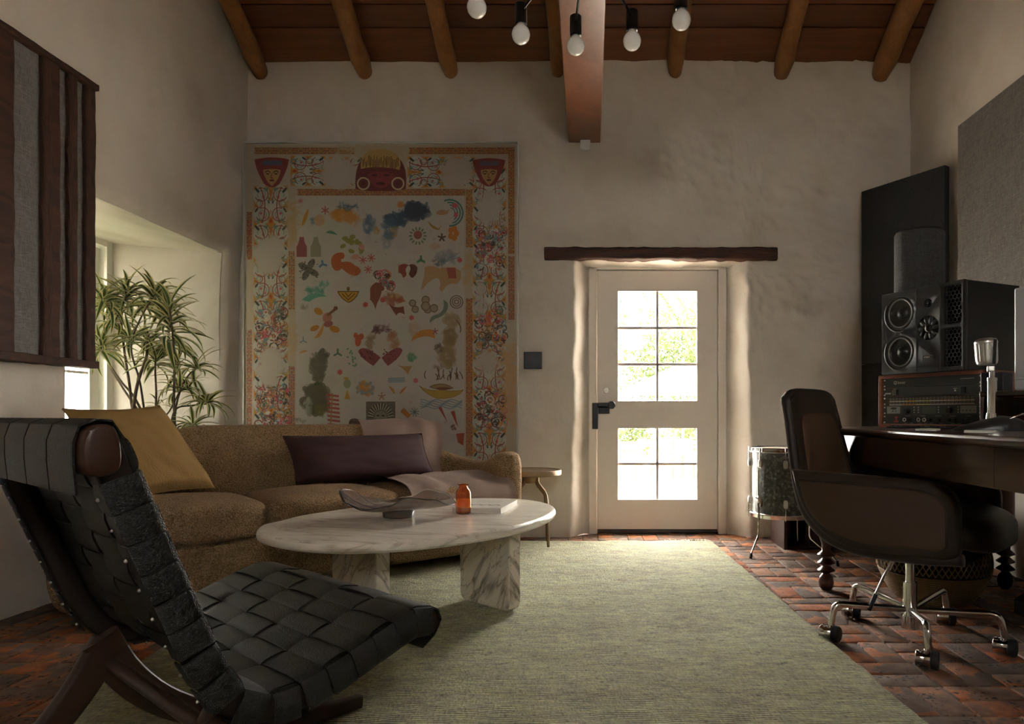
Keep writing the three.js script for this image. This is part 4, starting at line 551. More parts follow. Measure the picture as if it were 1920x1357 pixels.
{ // amber bottle vase
  const c = atY(869, 963, TOP), t = thing('amber_vase', 'small amber glass bottle vase with a flared lip on the marble table', 'vase', [c.x, TOP + 0.0006, c.z]);
  const o = [[0, 0], [0.03, 0], [0.0355, 0.006], [0.036, 0.05], [0.036, 0.095], [0.033, 0.112], [0.023, 0.123], [0.0195, 0.13], [0.0205, 0.136], [0.0275, 0.141], [0.0275, 0.1435]], i = [[0.024, 0.1425], [0.017, 0.136], [0.016, 0.129], [0.02, 0.122], [0.03, 0.11], [0.033, 0.094], [0.033, 0.05], [0.032, 0.01], [0.027, 0.006], [0, 0.006]];
  part('glass_body', lathe([...o, ...i], 48), phys(C(0.92, 0.38, 0.14), 0.03, { transmission: 0.93, thickness: 0.004, ior: 1.5 }), t);
}
{ // book
  const a = atY(940, 963, TOP), b = atY(976, 943, TOP), dir = b.clone().sub(a); dir.y = 0; const dpt = 0.34, ry = Math.atan2(-dir.x, -dir.z);
  const t = thing('coffee_table_book', 'flat white covered art book beside the amber vase', 'book', [a.x, TOP, a.z], 0);
  const g = new THREE.Group(); const w = 0.245, h = 0.027, R0 = ry;
  const cv = document.createElement('canvas'); cv.width = 256; cv.height = 256; const x = cv.getContext('2d'); x.fillStyle = '#d9d2c8'; x.fillRect(0, 0, 256, 256); x.fillStyle = '#8d867c'; x.save(); x.translate(28, 205); x.restore(); x.fillStyle = '#b5aea3'; for (let k = 0; k < 5; k++) x.fillRect(60, 40 + k * 14, 120 + 14 * (k % 3), 5);
  x.fillStyle = '#d9d2c8'; x.fillRect(0, 140, 256, 90); x.strokeStyle = '#6d665d'; x.lineWidth = 12; for (let k = 0; k < 4; k++) { x.beginPath(); x.arc(55 + k * 48, 190, 20, PI, 2 * PI); x.stroke(); }
  const tex = new THREE.CanvasTexture(cv); tex.colorSpace = THREE.SRGBColorSpace;
  const place = (q) => T(q, 0, 0, 0, 0, R0);
  const paper = mat(C(0.72, 0.68, 0.62), 0.8), coverM = mat(C(0.80, 0.76, 0.71), 0.5);
  part('pages', place(box(w - 0.006, h - 0.008, dpt - 0.006, -w / 2, h / 2, -dpt / 2, 0.001)), paper, t);
  part('cover', place(merge([box(w, 0.0035, dpt, -w / 2, 0.00185, -dpt / 2, 0.001), box(w, 0.0035, dpt, -w / 2, h - 0.002, -dpt / 2, 0.001), box(0.004, h, dpt, -w + 0.002, h / 2, -dpt / 2, 0.001)])), coverM, t);
  part('cover_print', place(T(new THREE.PlaneGeometry(w - 0.004, dpt - 0.004), -w / 2, h + 0.0004, -dpt / 2, -PI / 2)), mat(C(0.95, 0.95, 0.95), 0.45, { map: tex }), t);
}
{ // bronze side table beside the sofa arm
  const bronze = mat(C(0.24, 0.17, 0.10), 0.42, { metalness: 0.75 }), c = [-0.40, -4.70];
  const t = thing('side_table', 'small round bronze side table with curved legs beside the sofa arm', 'table', [c[0], 0, c[1]]);
  const y1 = EYE - (882 - CV) * 4.7 / K;
  part('tabletop', lathe([[0, y1 - 0.012], [0.185, y1 - 0.012], [0.19, y1 - 0.03], [0.205, y1 - 0.03], [0.208, y1 - 0.024], [0.208, y1 + 0.004], [0.2, y1 + 0.008], [0.194, y1 + 0.002], [0, y1]], 56), bronze, t);
  for (const a of [0.66, -0.86, 2.6]) { // angle of each leg
    const dx = Math.cos(a), dz = Math.sin(a), f = (r, y) => V(dx * r, y, dz * r);
    const pts = new THREE.CatmullRomCurve3([f(0.05, y1 - 0.02), f(0.055, y1 - 0.08), f(0.09, y1 - 0.12), f(0.13, y1 - 0.16), f(0.142, y1 - 0.22), f(0.15, 0.2), f(0.158, 0.018)]).getPoints(30);
    part('leg', sweep(pts, (s) => lerp(0.016, 0.010, s), 10), bronze, t);
  }
  part('hub', cyl(0.05, 0.07, 0.07, 0, y1 - 0.085, 0, 24), bronze, t);
}
{ // tall potted dracaena in the corner behind the sofa
  const D = 3.95, base = [-2.40, -3.98], q = rng(5);
  const t = thing('potted_dracaena', 'tall branching houseplant with cream edged leaves behind the sofa by the window', 'plant', [base[0], 0, base[1]]);
  const L = (u, v, d = D) => atZ(u, v, d).sub(V(base[0], 0, base[1]));
  part('pot', lathe([[0, 0], [0.105, 0], [0.115, 0.01], [0.14, 0.36], [0.15, 0.37], [0.15, 0.41], [0.138, 0.41], [0.13, 0.37], [0, 0.37]], 40), mat(C(0.32, 0.27, 0.22), 0.8), t);
  part('soil', T(new THREE.CylinderGeometry(0.132, 0.132, 0.02, 30), 0, 0.375, 0), mat(C(0.03, 0.02, 0.014), 1), t);
  const bark = mat(C(0.14, 0.11, 0.075), 0.85, { bumpMap: rep(texWoodRough, 6, 12), bumpScale: 0.003 });
  const stems = [
    [[0.009], [252, 790], [253, 745], [262, 705], [274, 672], [277, 640]], [[0.007], [250, 770], [243, 722], [233, 655], [228, 590], [238, 552]], [[0.006], [252, 745], [228, 716], [205, 682], [190, 650]], [[0.0055], [251, 758], [226, 720], [202, 676], [196, 610], [193, 560]],
    [[0.007], [327, 800], [326, 745], [327, 690], [325, 640], [318, 575]], [[0.006], [292, 800], [293, 740], [291, 690], [292, 668]], [[0.005], [328, 780], [340, 728], [356, 700], [368, 692]], [[0.006], [322, 795], [332, 765], [360, 760], [388, 757]], [[0.0055], [272, 775], [262, 715], [246, 650], [262, 600], [290, 552]], [[0.005], [300, 795], [318, 770], [336, 735]], [[0.005], [335, 800], [350, 800], [362, 798]],
  ];
  stems.forEach(([[r], ...p], n) => { const j = (n % 4 - 1.5) * 0.05, pts = p.map(([u, v], i) => L(u, v, D + j * Math.min(1, i / 2))), b = V((n % 4 - 1.5) * 0.035, 0.37, (n % 3 - 1) * 0.04), c = new THREE.CatmullRomCurve3([b, b.clone().lerp(pts[0], 0.5).add(V(0, 0.05, 0)), ...pts]); part('stem', sweep(c.getPoints(36), (s) => r * (1.25 - 0.5 * s), 8), bark, t); });
  // leaf variants: a folded drooping blade, green with cream margins
  const leafMat = new THREE.MeshPhysicalMaterial({ color: 0xffffff, vertexColors: true, roughness: 0.95, transmission: 0.22, thickness: 0, side: THREE.DoubleSide });
  const blades = [];
  for (let n = 0; n < 8; n++) {
    const droop = [0.7, 1.0, 1.3, 1.6, 0.85, 1.15, 1.9, 0.5][n], rows = 7, pos = [], col = [], idx = [], nor = [];
    for (let i = 0; i <= rows; i++) { const s = i / rows, w = 0.092 * Math.pow(Math.sin(PI * Math.pow(s * 0.96 + 0.03, 0.75)), 0.8) * 0.95, ang = 0.35 - droop * s * 1.15; let x = 0, y = 0; for (let k = 0; k < i; k++) { const a = 0.35 - droop * ((k + 0.5) / rows) * 1.15; x += Math.cos(a) / rows; y += Math.sin(a) / rows; } for (let k = 0; k < 6; k++) { const e = [-1, -0.52, -0.45, 0.45, 0.52, 1][k]; pos.push(x - Math.sin(ang) * Math.abs(e) * w * 0.35, y + Math.cos(ang) * Math.abs(e) * w * 0.35, e * w * 0.75); const cream = Math.abs(e) > 0.5; col.push(...(cream ? [0.64, 0.60, 0.27] : [0.075, 0.135, 0.042])); } }
    for (let i = 0; i < rows; i++) for (let k = 0; k < 5; k++) { const a = i * 6 + k, b = a + 6; idx.push(a, a + 1, b, a + 1, b + 1, b); }
    const g = new THREE.BufferGeometry(); g.setAttribute('position', new THREE.Float32BufferAttribute(pos, 3)); g.setAttribute('color', new THREE.Float32BufferAttribute(col, 3)); g.setIndex(idx); g.computeVertexNormals(); blades.push(g);
  }
  let leaves = 0; const more = [];
  const tuft = (u, v, n0, len, d, spread = 1, up = 1, axis = 0) => { const n = Math.round(n0 * 1.5); for (let i = 0; i < n; i++) { const a = i * 2.4 + q() * 0.7, lift = lerp(1.15, -0.35, Math.pow(i / n, 0.8)) * up, l = len * D / K * (0.85 + 0.5 * q()), o = new THREE.Mesh(blades[Math.floor(q() * 8)], leafMat); o.name = 'leaf'; o.position.copy(L(u, v + axis * i / n, d + (q() - 0.5) * 0.02)); o.rotation.set(0, a, 0); o.rotateZ(lift * spread - 0.1 + (q() - 0.5) * 0.3); o.rotateX((q() - 0.5) * 0.8); o.scale.set(l, l, l); o.castShadow = o.receiveShadow = true; if (leaves++ % 3 < 2 && leaves < 450) t.add(o); else { o.updateMatrix(); more.push(o.geometry.clone().applyMatrix4(o.matrix)); } } };
  tuft(193, 560, 30, 62, 3.9, 1, 1, 14); tuft(238, 552, 28, 60, 4.0, 1, 1, 16); tuft(290, 552, 24, 62, 4.02, 1, 1, 22); tuft(214, 606, 16, 50, 3.95); tuft(318, 578, 44, 66, 3.93, 0.9, 1, 76); tuft(190, 650, 26, 58, 3.88, 1, 1, 10); tuft(277, 642, 14, 46, 3.97); tuft(245, 640, 12, 56, 3.9); tuft(292, 672, 18, 54, 3.98, 1, 1, 18); tuft(368, 692, 14, 52, 3.95); tuft(336, 735, 12, 50, 3.96); tuft(388, 757, 20, 52, 3.94, 1.1, 0.8); tuft(330, 690, 10, 46, 4.0, 1, 1, 20); tuft(362, 798, 12, 46, 3.95); tuft(296, 760, 8, 40, 4.02); tuft(352, 732, 8, 46, 3.99);
  { const o = part('small_leaves', merge(more), leafMat, t); o.userData.kind = 'stuff'; }
}
// ---------------------------------------------------------------- acoustic panels on the right
const darkFelt = mat(C(0.030, 0.029, 0.028), 0.95, { map: rep(texLinen, 4), bumpMap: rep(texLinen, 4), bumpScale: 0.0015 });
const greyFelt = mat(C(0.235, 0.215, 0.195), 0.95, { map: rep(texLinen, 3.5), bumpMap: rep(texLinen, 3.5), bumpScale: 0.002 });
{
  const b = -58.1 * PI / 180, a = W(1.97, 0, 4.95), c = W(2.3, 0, 4.42), w = a.distanceTo(c), m = a.clone().lerp(c, 0.5);
  const mk = (y0, y1, label) => { const t = thing('bass_trap_panel', label, 'wall panel', [m.x, y0, m.z], b, 'black corner panels'); part('fabric_cover', boxUV(box(w, y1 - y0 - 0.004, 0.055, 0, (y1 - y0) / 2, -0.03, 0.006, 2)), darkFelt, t); part('back_board', box(w - 0.03, y1 - y0 - 0.03, 0.008, 0, (y1 - y0) / 2, -0.061, 0.001), M.black, t); };
  mk(0.0, 1.275, 'lower black fabric panel standing across the room corner behind the desk'); mk(1.275, 2.53, 'upper black fabric panel across the room corner, stacked on another');
  const t = thing('wall_panel', 'large grey woven acoustic panel hung on the wall above the desk', 'wall panel', [2.335, 0, -3.34]);
  part('fabric_cover', boxUV(box(0.05, 1.42, 1.89, 0, 2.01, 0, 0.008, 2)), greyFelt, t); part('back_frame', box(0.03, 1.36, 1.83, 0.03, 2.01, 0, 0.001), M.black, t);
}
// ---------------------------------------------------------------- desk
const DESK = 0.845;
const deskWood = phys(new THREE.Color('#3a1d10'), 0.2, { map: rep(texWood, 0.8, 2.2), clearcoat: 0.8, clearcoatRoughness: 0.12 });
const deskTopM = phys(new THREE.Color('#4a2616'), 0.3, { map: rep(texWood, 2.2, 0.7, PI / 2), clearcoat: 0.5, clearcoatRoughness: 0.2 });
{
  const t = thing('desk', 'glossy dark wood desk with a bowed apron and turned bobbin legs', 'desk');
  const outline = (e) => { const s = new THREE.Shape(), x0 = 1.16 + e, x1 = 2.26 - e, d0 = 1.35 + e, d1 = 3.74 - e, r = 0.36 - e; s.moveTo(x0, d0); s.lineTo(x1, d0); s.lineTo(x1, d1); s.lineTo(x0 + r, d1); s.absarc(x0 + r, d1 - r, r, PI / 2, PI, false); s.lineTo(x0, d0); return s; };
  const lay = (g, y) => { g.rotateX(-PI / 2); g.translate(0, y, 0); return g; };
  part('desktop', boxUV(creased(lay(fill(outline(0), 0.034, 0.015, 5, 40), DESK - 0.034), 0.9)), deskTopM, t);
  // apron: gently bowed front, straight sides
  const line = []; for (let i = 0; i <= 40; i++) { const k = i / 40; line.push([1.215 - 0.02 * Math.sin(k * PI), lerp(1.42, 3.32, k)]); } for (let i = 1; i <= 16; i++) { const a = PI - i / 16 * PI / 2; line.push([1.215 + 0.32 + 0.32 * Math.cos(a), 3.32 + 0.32 * Math.sin(a)]); } line.push([2.2, 3.64]);
  const n = line.length - 1, ap = (e, flip) => { const g = grid(n, 8, (u, v, i) => { const [x, d] = line[i], p = line[Math.max(0, i - 1)], q = line[Math.min(n, i + 1)], L = Math.hypot(q[0] - p[0], q[1] - p[1]), nx = -(q[1] - p[1]) / L, nd = (q[0] - p[0]) / L, bow = 0.002 * Math.sin(v * PI); return [x + nx * (bow - e), lerp(0.685, DESK - 0.032, v), -(d + nd * (bow - e)), d * 1.0 + x, lerp(0, 0.13, v)]; }); if (flip) { g.index.array.reverse(); g.computeVertexNormals(); } return g; };
  const bottom = grid(n, 1, (u, v, i) => { const [x, d] = line[i], p = line[Math.max(0, i - 1)], q = line[Math.min(n, i + 1)], L = Math.hypot(q[0] - p[0], q[1] - p[1]), nx = -(q[1] - p[1]) / L, nd = (q[0] - p[0]) / L; return [x - nx * v * 0.025, 0.685, -(d - nd * v * 0.025), u, v]; });
  part('apron', merge([ap(0, false), ap(0.025, true), bottom]), deskWood, t);
  { const k = (2.02 - 1.42) / 1.9, pts = []; for (let i = 0; i <= 8; i++) pts.push(V(1.215 - 0.02 * Math.sin(k * PI) - 0.002 * Math.sin(i / 8 * PI), lerp(0.69, DESK - 0.036, i / 8), -2.02)); part('drawer_seam', sweep(pts, 0.0014, 6), M.black, t); }
  const legM = phys(new THREE.Color('#46231a'), 0.3, { clearcoat: 0.5, clearcoatRoughness: 0.2 });
  const prof = [[0, 0], [0.02, 0], [0.034, 0.018], [0.0385, 0.045], [0.034, 0.07], [0.02, 0.088], [0.02, 0.092], [0.045, 0.103], [0.045, 0.107], [0.021, 0.126], [0.021, 0.13], [0.045, 0.142], [0.045, 0.146], [0.021, 0.166], [0.021, 0.17], [0.045, 0.182], [0.045, 0.187], [0.022, 0.205], [0.024, 0.24], [0.04, 0.29], [0.043, 0.33], [0.043, 0.688], [0, 0.688]];
  for (const [x, d] of [[1.225, 3.53], [2.17, 3.56], [1.225, 1.5], [2.17, 1.5]]) part('leg', T(lathe(prof, 28), x, 0, -d), legM, t);
}
const onDesk = (x, d) => [x, DESK + 0.0008, -d];
// ---------------------------------------------------------------- rack cabinet and its units
const RB = -61 * PI / 180, rackO = W(1.44, DESK, 3.40);
const rackAt = (x, y, z) => V(x, y, z).applyAxisAngle(V(0, 1, 0), RB).add(rackO);
{
  const w = 0.536, h = 0.2555, dp = 0.34, th = 0.0168;
  const walnut = mat(new THREE.Color('#a8654a'), 0.5, { map: rep(texWood, 1.6, 3), bumpMap: rep(texWood, 1.6, 3), bumpScale: 0.001 });
  const t = thing('rack_cabinet', 'walnut desktop rack cabinet holding audio units under the speaker', 'cabinet', rackO.toArray(), RB);
  part('side', boxUV(box(th, h, dp, th / 2, h / 2, -dp / 2, 0.002)), walnut, t); part('side', boxUV(box(th, h, dp, w - th / 2, h / 2, -dp / 2, 0.002)), walnut, t);
  part('top', boxUV(box(w, th, dp, w / 2, h - th / 2, -dp / 2, 0.002)), walnut, t); part('bottom', boxUV(box(w, th, dp, w / 2, th / 2, -dp / 2, 0.002)), walnut, t);
  part('back', box(w - 0.01, h - 0.01, 0.008, w / 2, h / 2, -dp + 0.004, 0.001), M.black, t);
  const U = 0.0443, x0 = th + 0.003, fw = w - 2 * th - 0.006;
  const face = (k, draw, base) => { const cv = document.createElement('canvas'); cv.width = 1000; cv.height = 92; const c = cv.getContext('2d'); c.fillStyle = base; c.fillRect(0, 0, 1000, 92); draw(c); const tx = new THREE.CanvasTexture(cv); tx.colorSpace = THREE.SRGBColorSpace; return tx; };
  const unit = (k, name, label, base, draw, extra) => {   // k from the top
    const y = h - th - (k + 1) * U, p = rackAt(x0, y, -0.012), o = thing(name, label, 'rack unit', p.toArray(), RB);
    part('faceplate', box(fw, U - 0.0012, 0.004, fw / 2, U / 2, -0.002, 0.0006), mat(new THREE.Color(base), 0.45), o);
    part('chassis', box(fw - 0.05, U - 0.006, 0.2, fw / 2, U / 2, -0.105, 0.001), M.black, o);
    part('front_print', T(new THREE.PlaneGeometry(fw - 0.001, U - 0.002), fw / 2, U / 2, 0.0003), mat(C(1, 1, 1), 0.5, { map: face(k, draw, base) }), o);
    for (const sx of [0.008, fw - 0.008]) for (const sy of [0.008, U - 0.008]) part('screw', T(new THREE.CylinderGeometry(0.0035, 0.0035, 0.003, 12), sx, sy, 0.001, PI / 2), M.chromeDull, o);
    if (extra) extra(o, U, fw);
  };
  const knob = (o, x, y, r, m, d = 0.014) => part('knob', T(new THREE.CylinderGeometry(r * 0.85, r, d, 20), x, y, d / 2, PI / 2), m, o);
  unit(0, 'vent_panel', 'black rack unit with a round mark and the word bear, topmost in the cabinet', '#30312e', (c) => { c.fillStyle = '#a9a69c'; c.beginPath(); c.arc(135, 44, 20, 0, 7); c.fill(); c.font = 'bold 40px sans-serif'; c.fillText('bear', 160, 58); c.fillStyle = '#30312e'; c.fillRect(118, 40, 34, 6); c.fillRect(132, 28, 6, 32); c.fillStyle = '#232421'; for (let i = 0; i < 14; i++) c.fillRect(300 + i * 18, 20, 6, 56); c.fillStyle = '#8b8980'; c.fillRect(800, 30, 130, 8); });
  unit(1, 'power_conditioner', 'dark grey rack unit with a rocker switch on each end', '#3b3b38', (c) => { c.fillStyle = '#b3b0a8'; c.fillRect(16, 52, 70, 16); c.fillRect(112, 14, 40, 4); c.fillStyle = '#77756e'; c.fillRect(100, 24, 64, 54); c.fillStyle = '#262624'; c.fillRect(116, 28, 8, 46); c.fillRect(140, 28, 8, 46); c.fillStyle = '#c9c6bd'; c.fillRect(735, 28, 34, 5); c.beginPath(); c.arc(752, 50, 9, 0, 7); c.fill(); }, (o) => { part('rocker_switch', box(0.022, 0.026, 0.01, 0.412, 0.021, 0.004, 0.002), M.black, o); part('rocker_switch', box(0.012, 0.026, 0.008, 0.079, 0.021, 0.003, 0.002), M.black, o); });
  unit(2, 'patch_bay', 'patch bay with two rows of jacks over pale label strips', '#3a3430', (c) => { const cols = ['#c9c2b2', '#c4bfb4', '#d8b24a', '#c9c2b2', '#b9bd5a', '#cfc6b0', '#cdbfa8', '#cfc0a8', '#cdbfa8', '#cbb9a4']; for (let r0 = 0; r0 < 2; r0++) { for (let i = 0; i < 24; i++) { c.fillStyle = r0 ? ['#c9c6bd', '#c98a4a', '#c2c07a', '#b9aab0'][Math.min(3, i >> 2)] : cols[Math.floor(i / 2.4)]; c.fillRect(68 + i * 36, 44 + r0 * 36, 36, 9); } } });
  { const y = h - th - 3 * U, hole = M.black, ringM = mat(C(0.36, 0.30, 0.20), 0.4, { metalness: 0.7 }), p = rackAt(x0, y, -0.012); const o = scene.children[scene.children.length - 1]; const tg = new THREE.TorusGeometry(0.0042, 0.0013, 8, 14), hg = T(new THREE.CylinderGeometry(0.0034, 0.0034, 0.002, 12), 0, 0, 0, PI / 2); for (let r0 = 0; r0 < 2; r0++) for (let i = 0; i < 24; i++) { const a = part('jack', tg, ringM, o); a.position.set(0.04 + i * fw * 0.0361, U - 0.013 - r0 * 0.0172, 0.0018); const b = part('jack_hole', hg, hole, a); } }
  unit(3, 'compressor', 'rack unit with pale grey ends, two black knobs and meter columns', '#3a3d39', (c) => { c.fillStyle = '#8b8d84'; c.fillRect(40, 6, 150, 74); c.fillRect(800, 6, 150, 74); c.fillStyle = '#3a3a34'; c.beginPath(); c.ellipse(115, 26, 34, 12, 0, 0, 7); c.fill(); c.fillRect(100, 50, 12, 12); c.fillRect(135, 50, 12, 12); for (let i = 0; i < 4; i++) c.fillRect(820 + i * 34, 48, 10, 10); c.fillStyle = '#9a9c90'; for (let i = 0; i < 14; i++) { c.fillStyle = i % 2 ? '#4d5a4a' : '#586456'; c.fillRect(430 + i * 10, 10, 5, 72); } for (const x of [340, 385, 590, 690, 780]) for (let k = 0; k < 3; k++) { c.fillStyle = '#a8a698'; c.beginPath(); c.arc(x, 18 + k * 26, 7, 0, 7); c.fill(); } }, (o) => { knob(o, 0.135, 0.019, 0.013, M.black, 0.018); knob(o, 0.35, 0.019, 0.013, M.black, 0.018); });
  unit(4, 'preamp', 'black rack unit with a red emblem and silver ringed knobs, lowest of the stack', '#2c2e2b', (c) => { c.fillStyle = '#a8372c'; c.fillRect(128, 14, 34, 14); c.fillRect(138, 24, 14, 40); c.fillRect(120, 60, 50, 16); c.fillStyle = '#8f8d83'; for (const x of [270, 430, 590, 730, 870]) c.fillRect(x - 30, 8, 60, 4); for (const x of [250, 310, 400, 460, 520, 620, 730, 790, 900]) c.fillRect(x - 18, 82, 36, 4); }, (o) => { const rg = new THREE.TorusGeometry(0.0075, 0.0022, 8, 20); for (const x of [0.118, 0.192, 0.222]) part('ring_jack', T(rg.clone(), x, 0.021, 0.002), M.chromeDull, o); for (const x of [0.148, 0.25, 0.296, 0.345, 0.372, 0.42]) { const k = knob(o, x, 0.021, 0.0085, M.black, 0.013); part('collar', T(new THREE.CylinderGeometry(0.0105, 0.0105, 0.004, 20), 0, -0.0, -0.004, PI / 2), M.chromeDull, k); } });
}
// ---------------------------------------------------------------- studio monitor
{
  const b = -65.4 * PI / 180, o0 = W(1.434, DESK + 0.2562, 3.35), w = 0.44, h = 0.392, dp = 0.35;
  const cab = mat(C(0.010, 0.010, 0.0105), 0.5, { bumpMap: rep(texSpeck, 8), bumpScale: 0.0005 }), baf = mat(C(0.015, 0.0148, 0.0145), 0.48), mid = mat(C(0.018, 0.018, 0.017), 0.5), cone = mat(C(0.012, 0.012, 0.012), 0.5);
  const t = thing('studio_speaker', 'black studio monitor with two woofers and honeycomb vents on the rack cabinet', 'speaker', o0.toArray(), b);
  part('cabinet', boxUV(box(w, h, dp, w / 2, h / 2, -dp / 2 - 0.024, 0.004, 2)), cab, t);
  const s = new THREE.Shape([[0, 0], [w, 0], [w, h], [0, h]].map((p) => new THREE.Vector2(...p)));
  const circ = (x, y, r) => { const p = new THREE.Path(); p.absarc(x, y, r, 0, 2 * PI, true); s.holes.push(p); };
  const wf = [[0.108, 0.288], [0.108, 0.104]], vents = [[0.346, 0.206, 0.084, 0.17], [0.346, 0.018, 0.084, 0.17]];
  for (const [x, y] of wf) circ(x, y, 0.078); circ(0.262, 0.2, 0.056); circ(0.262, 0.314, 0.02);
  for (const [x, y, a, c] of vents) { const r = 0.012, p = new THREE.Path(); p.moveTo(x + r, y); p.quadraticCurveTo(x, y, x, y + r); p.lineTo(x, y + c - r); p.quadraticCurveTo(x, y + c, x + r, y + c); p.lineTo(x + a - r, y + c); p.quadraticCurveTo(x + a, y + c, x + a, y + c - r); p.lineTo(x + a, y + r); p.quadraticCurveTo(x + a, y, x + a - r, y); s.holes.push(p); }
  part('baffle', creased(T(fill(s, 0.024, 0.003, 2, 28), 0, 0, -0.024), 0.6), baf, t);
  for (const x of [0.2, 0.325]) part('joint', box(0.0025, h - 0.004, 0.002, x, h / 2, 0.0, 0.0004), M.black, t);
  for (const [x, y] of wf) {
    const g = new THREE.Group(); g.name = 'woofer'; g.position.set(x, y, -0.018); t.add(g);
    part('surround', T(lathe([[0.079, -0.004], [0.079, 0.012], [0.074, 0.018], [0.066, 0.014], [0.062, 0.004]], 48), 0, 0, 0, PI / 2), mat(C(0.02, 0.02, 0.021), 0.35), g);
    part('trim_ring', new THREE.TorusGeometry(0.066, 0.0035, 10, 56).translate(0, 0, 0.015), mat(C(0.30, 0.29, 0.28), 0.3, { metalness: 0.8 }), g, 'silver ring');
    part('cone', T(lathe([[0.064, 0.01], [0.05, -0.002], [0.03, -0.004], [0.0295, 0.002], [0.02, 0.012], [0.008, 0.016], [0, 0.0165]], 48), 0, 0, 0, PI / 2), mat(C(0.016, 0.016, 0.016), 0.38), g);
    part('outer_arc', T(new THREE.TorusGeometry(0.088, 0.0022, 8, 40, PI * 0.75), 0, 0, 0.019, 0, 0, 2.6), mat(C(0.2, 0.2, 0.2), 0.3, { metalness: 0.6 }), g);
  }
  const hg = new THREE.Group(); hg.name = 'midrange_horn'; hg.position.set(0.262, 0.2, -0.01); t.add(hg);
  part('recess', T(new THREE.CylinderGeometry(0.056, 0.056, 0.004, 40), 0, 0, -0.008, PI / 2), cone, hg);
  for (let k = 0; k < 10; k++) part('petal', T(T(new THREE.SphereGeometry(1, 12, 8).scale(0.021, 0.0115, 0.009), 0.037, 0, 0), 0, 0, 0.003, 0, 0, k / 10 * 2 * PI), mid, hg);
  part('centre_dome', new THREE.SphereGeometry(0.018, 20, 12).scale(1, 1, 0.6).translate(0, 0, 0.006), mat(C(0.02, 0.02, 0.02), 0.3), hg);
  part('tweeter', T(lathe([[0.02, -0.01], [0.02, 0.012], [0.015, 0.008], [0.009, 0.002], [0.0085, 0.006], [0.005, 0.01], [0, 0.011]], 28), 0.262, 0.314, -0.012, PI / 2), mat(C(0.02, 0.02, 0.02), 0.25), t);
  const bars = []; const hr = 0.0112, dx = hr * Math.sqrt(3), dy = hr * 1.5;
  for (const [x, y, a, c] of vents) {
    const gs = []; for (let j = 0; j * dy < c + hr; j++) for (let i = 0; i * dx < a + hr; i++) { const cx = x + i * dx + (j % 2) * dx / 2, cy = y + j * dy; for (let k = 0; k < 3; k++) { const a0 = PI / 6 + k * PI / 3, a1 = a0 + PI / 3, p = V(cx + hr * Math.cos(a0), cy + hr * Math.sin(a0), -0.006), q = V(cx + hr * Math.cos(a1), cy + hr * Math.sin(a1), -0.006), m = p.clone().lerp(q, 0.5); if (m.x < x + 0.002 || m.x > x + a - 0.002 || m.y < y + 0.002 || m.y > y + c - 0.002) continue; gs.push(rod(p, q, 0.0011, 0.0011, 5)); } }
    part('honeycomb_grille', merge(gs), mat(C(0.06, 0.06, 0.058), 0.4, { metalness: 0.4 }), t);
    part('vent_back', box(a, c, 0.002, x + a / 2, y + c / 2, -0.0225, 0), mat(C(0.003, 0.003, 0.003), 0.9), t);
  }
  const cv = document.createElement('canvas'); cv.width = 128; cv.height = 36; const c = cv.getContext('2d'); c.fillStyle = '#141414'; c.fillRect(0, 0, 128, 36); c.fillStyle = '#b9b7b0'; c.font = 'bold 24px sans-serif'; c.fillText('ETWUE', 16, 27); const tx = new THREE.CanvasTexture(cv); tx.colorSpace = THREE.SRGBColorSpace;
  part('badge', box(0.056, 0.016, 0.003, 0.262, 0.068, 0.001, 0.0014, 2), M.black, t); part('badge_print', T(new THREE.PlaneGeometry(0.05, 0.012), 0.262, 0.068, 0.0028), mat(C(1, 1, 1), 0.4, { map: tx }), t);
  for (const [x, y] of [[0.012, 0.38], [0.19, 0.38], [0.19, 0.196], [0.212, 0.38], [0.315, 0.38], [0.315, 0.012], [0.212, 0.012], [0.19, 0.012], [0.432, 0.29], [0.432, 0.1]]) part('screw', T(new THREE.CylinderGeometry(0.0028, 0.0028, 0.002, 10), x, y, 0.0008, PI / 2), M.black, t);
  // fabric covered cylinder standing on top
  const p = V(0.105, h, -0.135).applyAxisAngle(V(0, 1, 0), b).add(o0), q = thing('fabric_cylinder', 'grey fabric covered cylinder standing on top of the studio monitor', 'speaker', [p.x, p.y + 0.0006, p.z]);
  part('fabric_body', lathe([[0, 0], [0.105, 0], [0.112, 0.006], [0.112, 0.285], [0.108, 0.293], [0, 0.293]], 56), mat(C(0.085, 0.082, 0.08), 0.95, { map: rep(texLinen, 5, 2), bumpMap: rep(texLinen, 5, 2), bumpScale: 0.002 }), q); part('cap', T(new THREE.CylinderGeometry(0.106, 0.108, 0.006, 48), 0, 0.2955, 0), M.black, q);
}
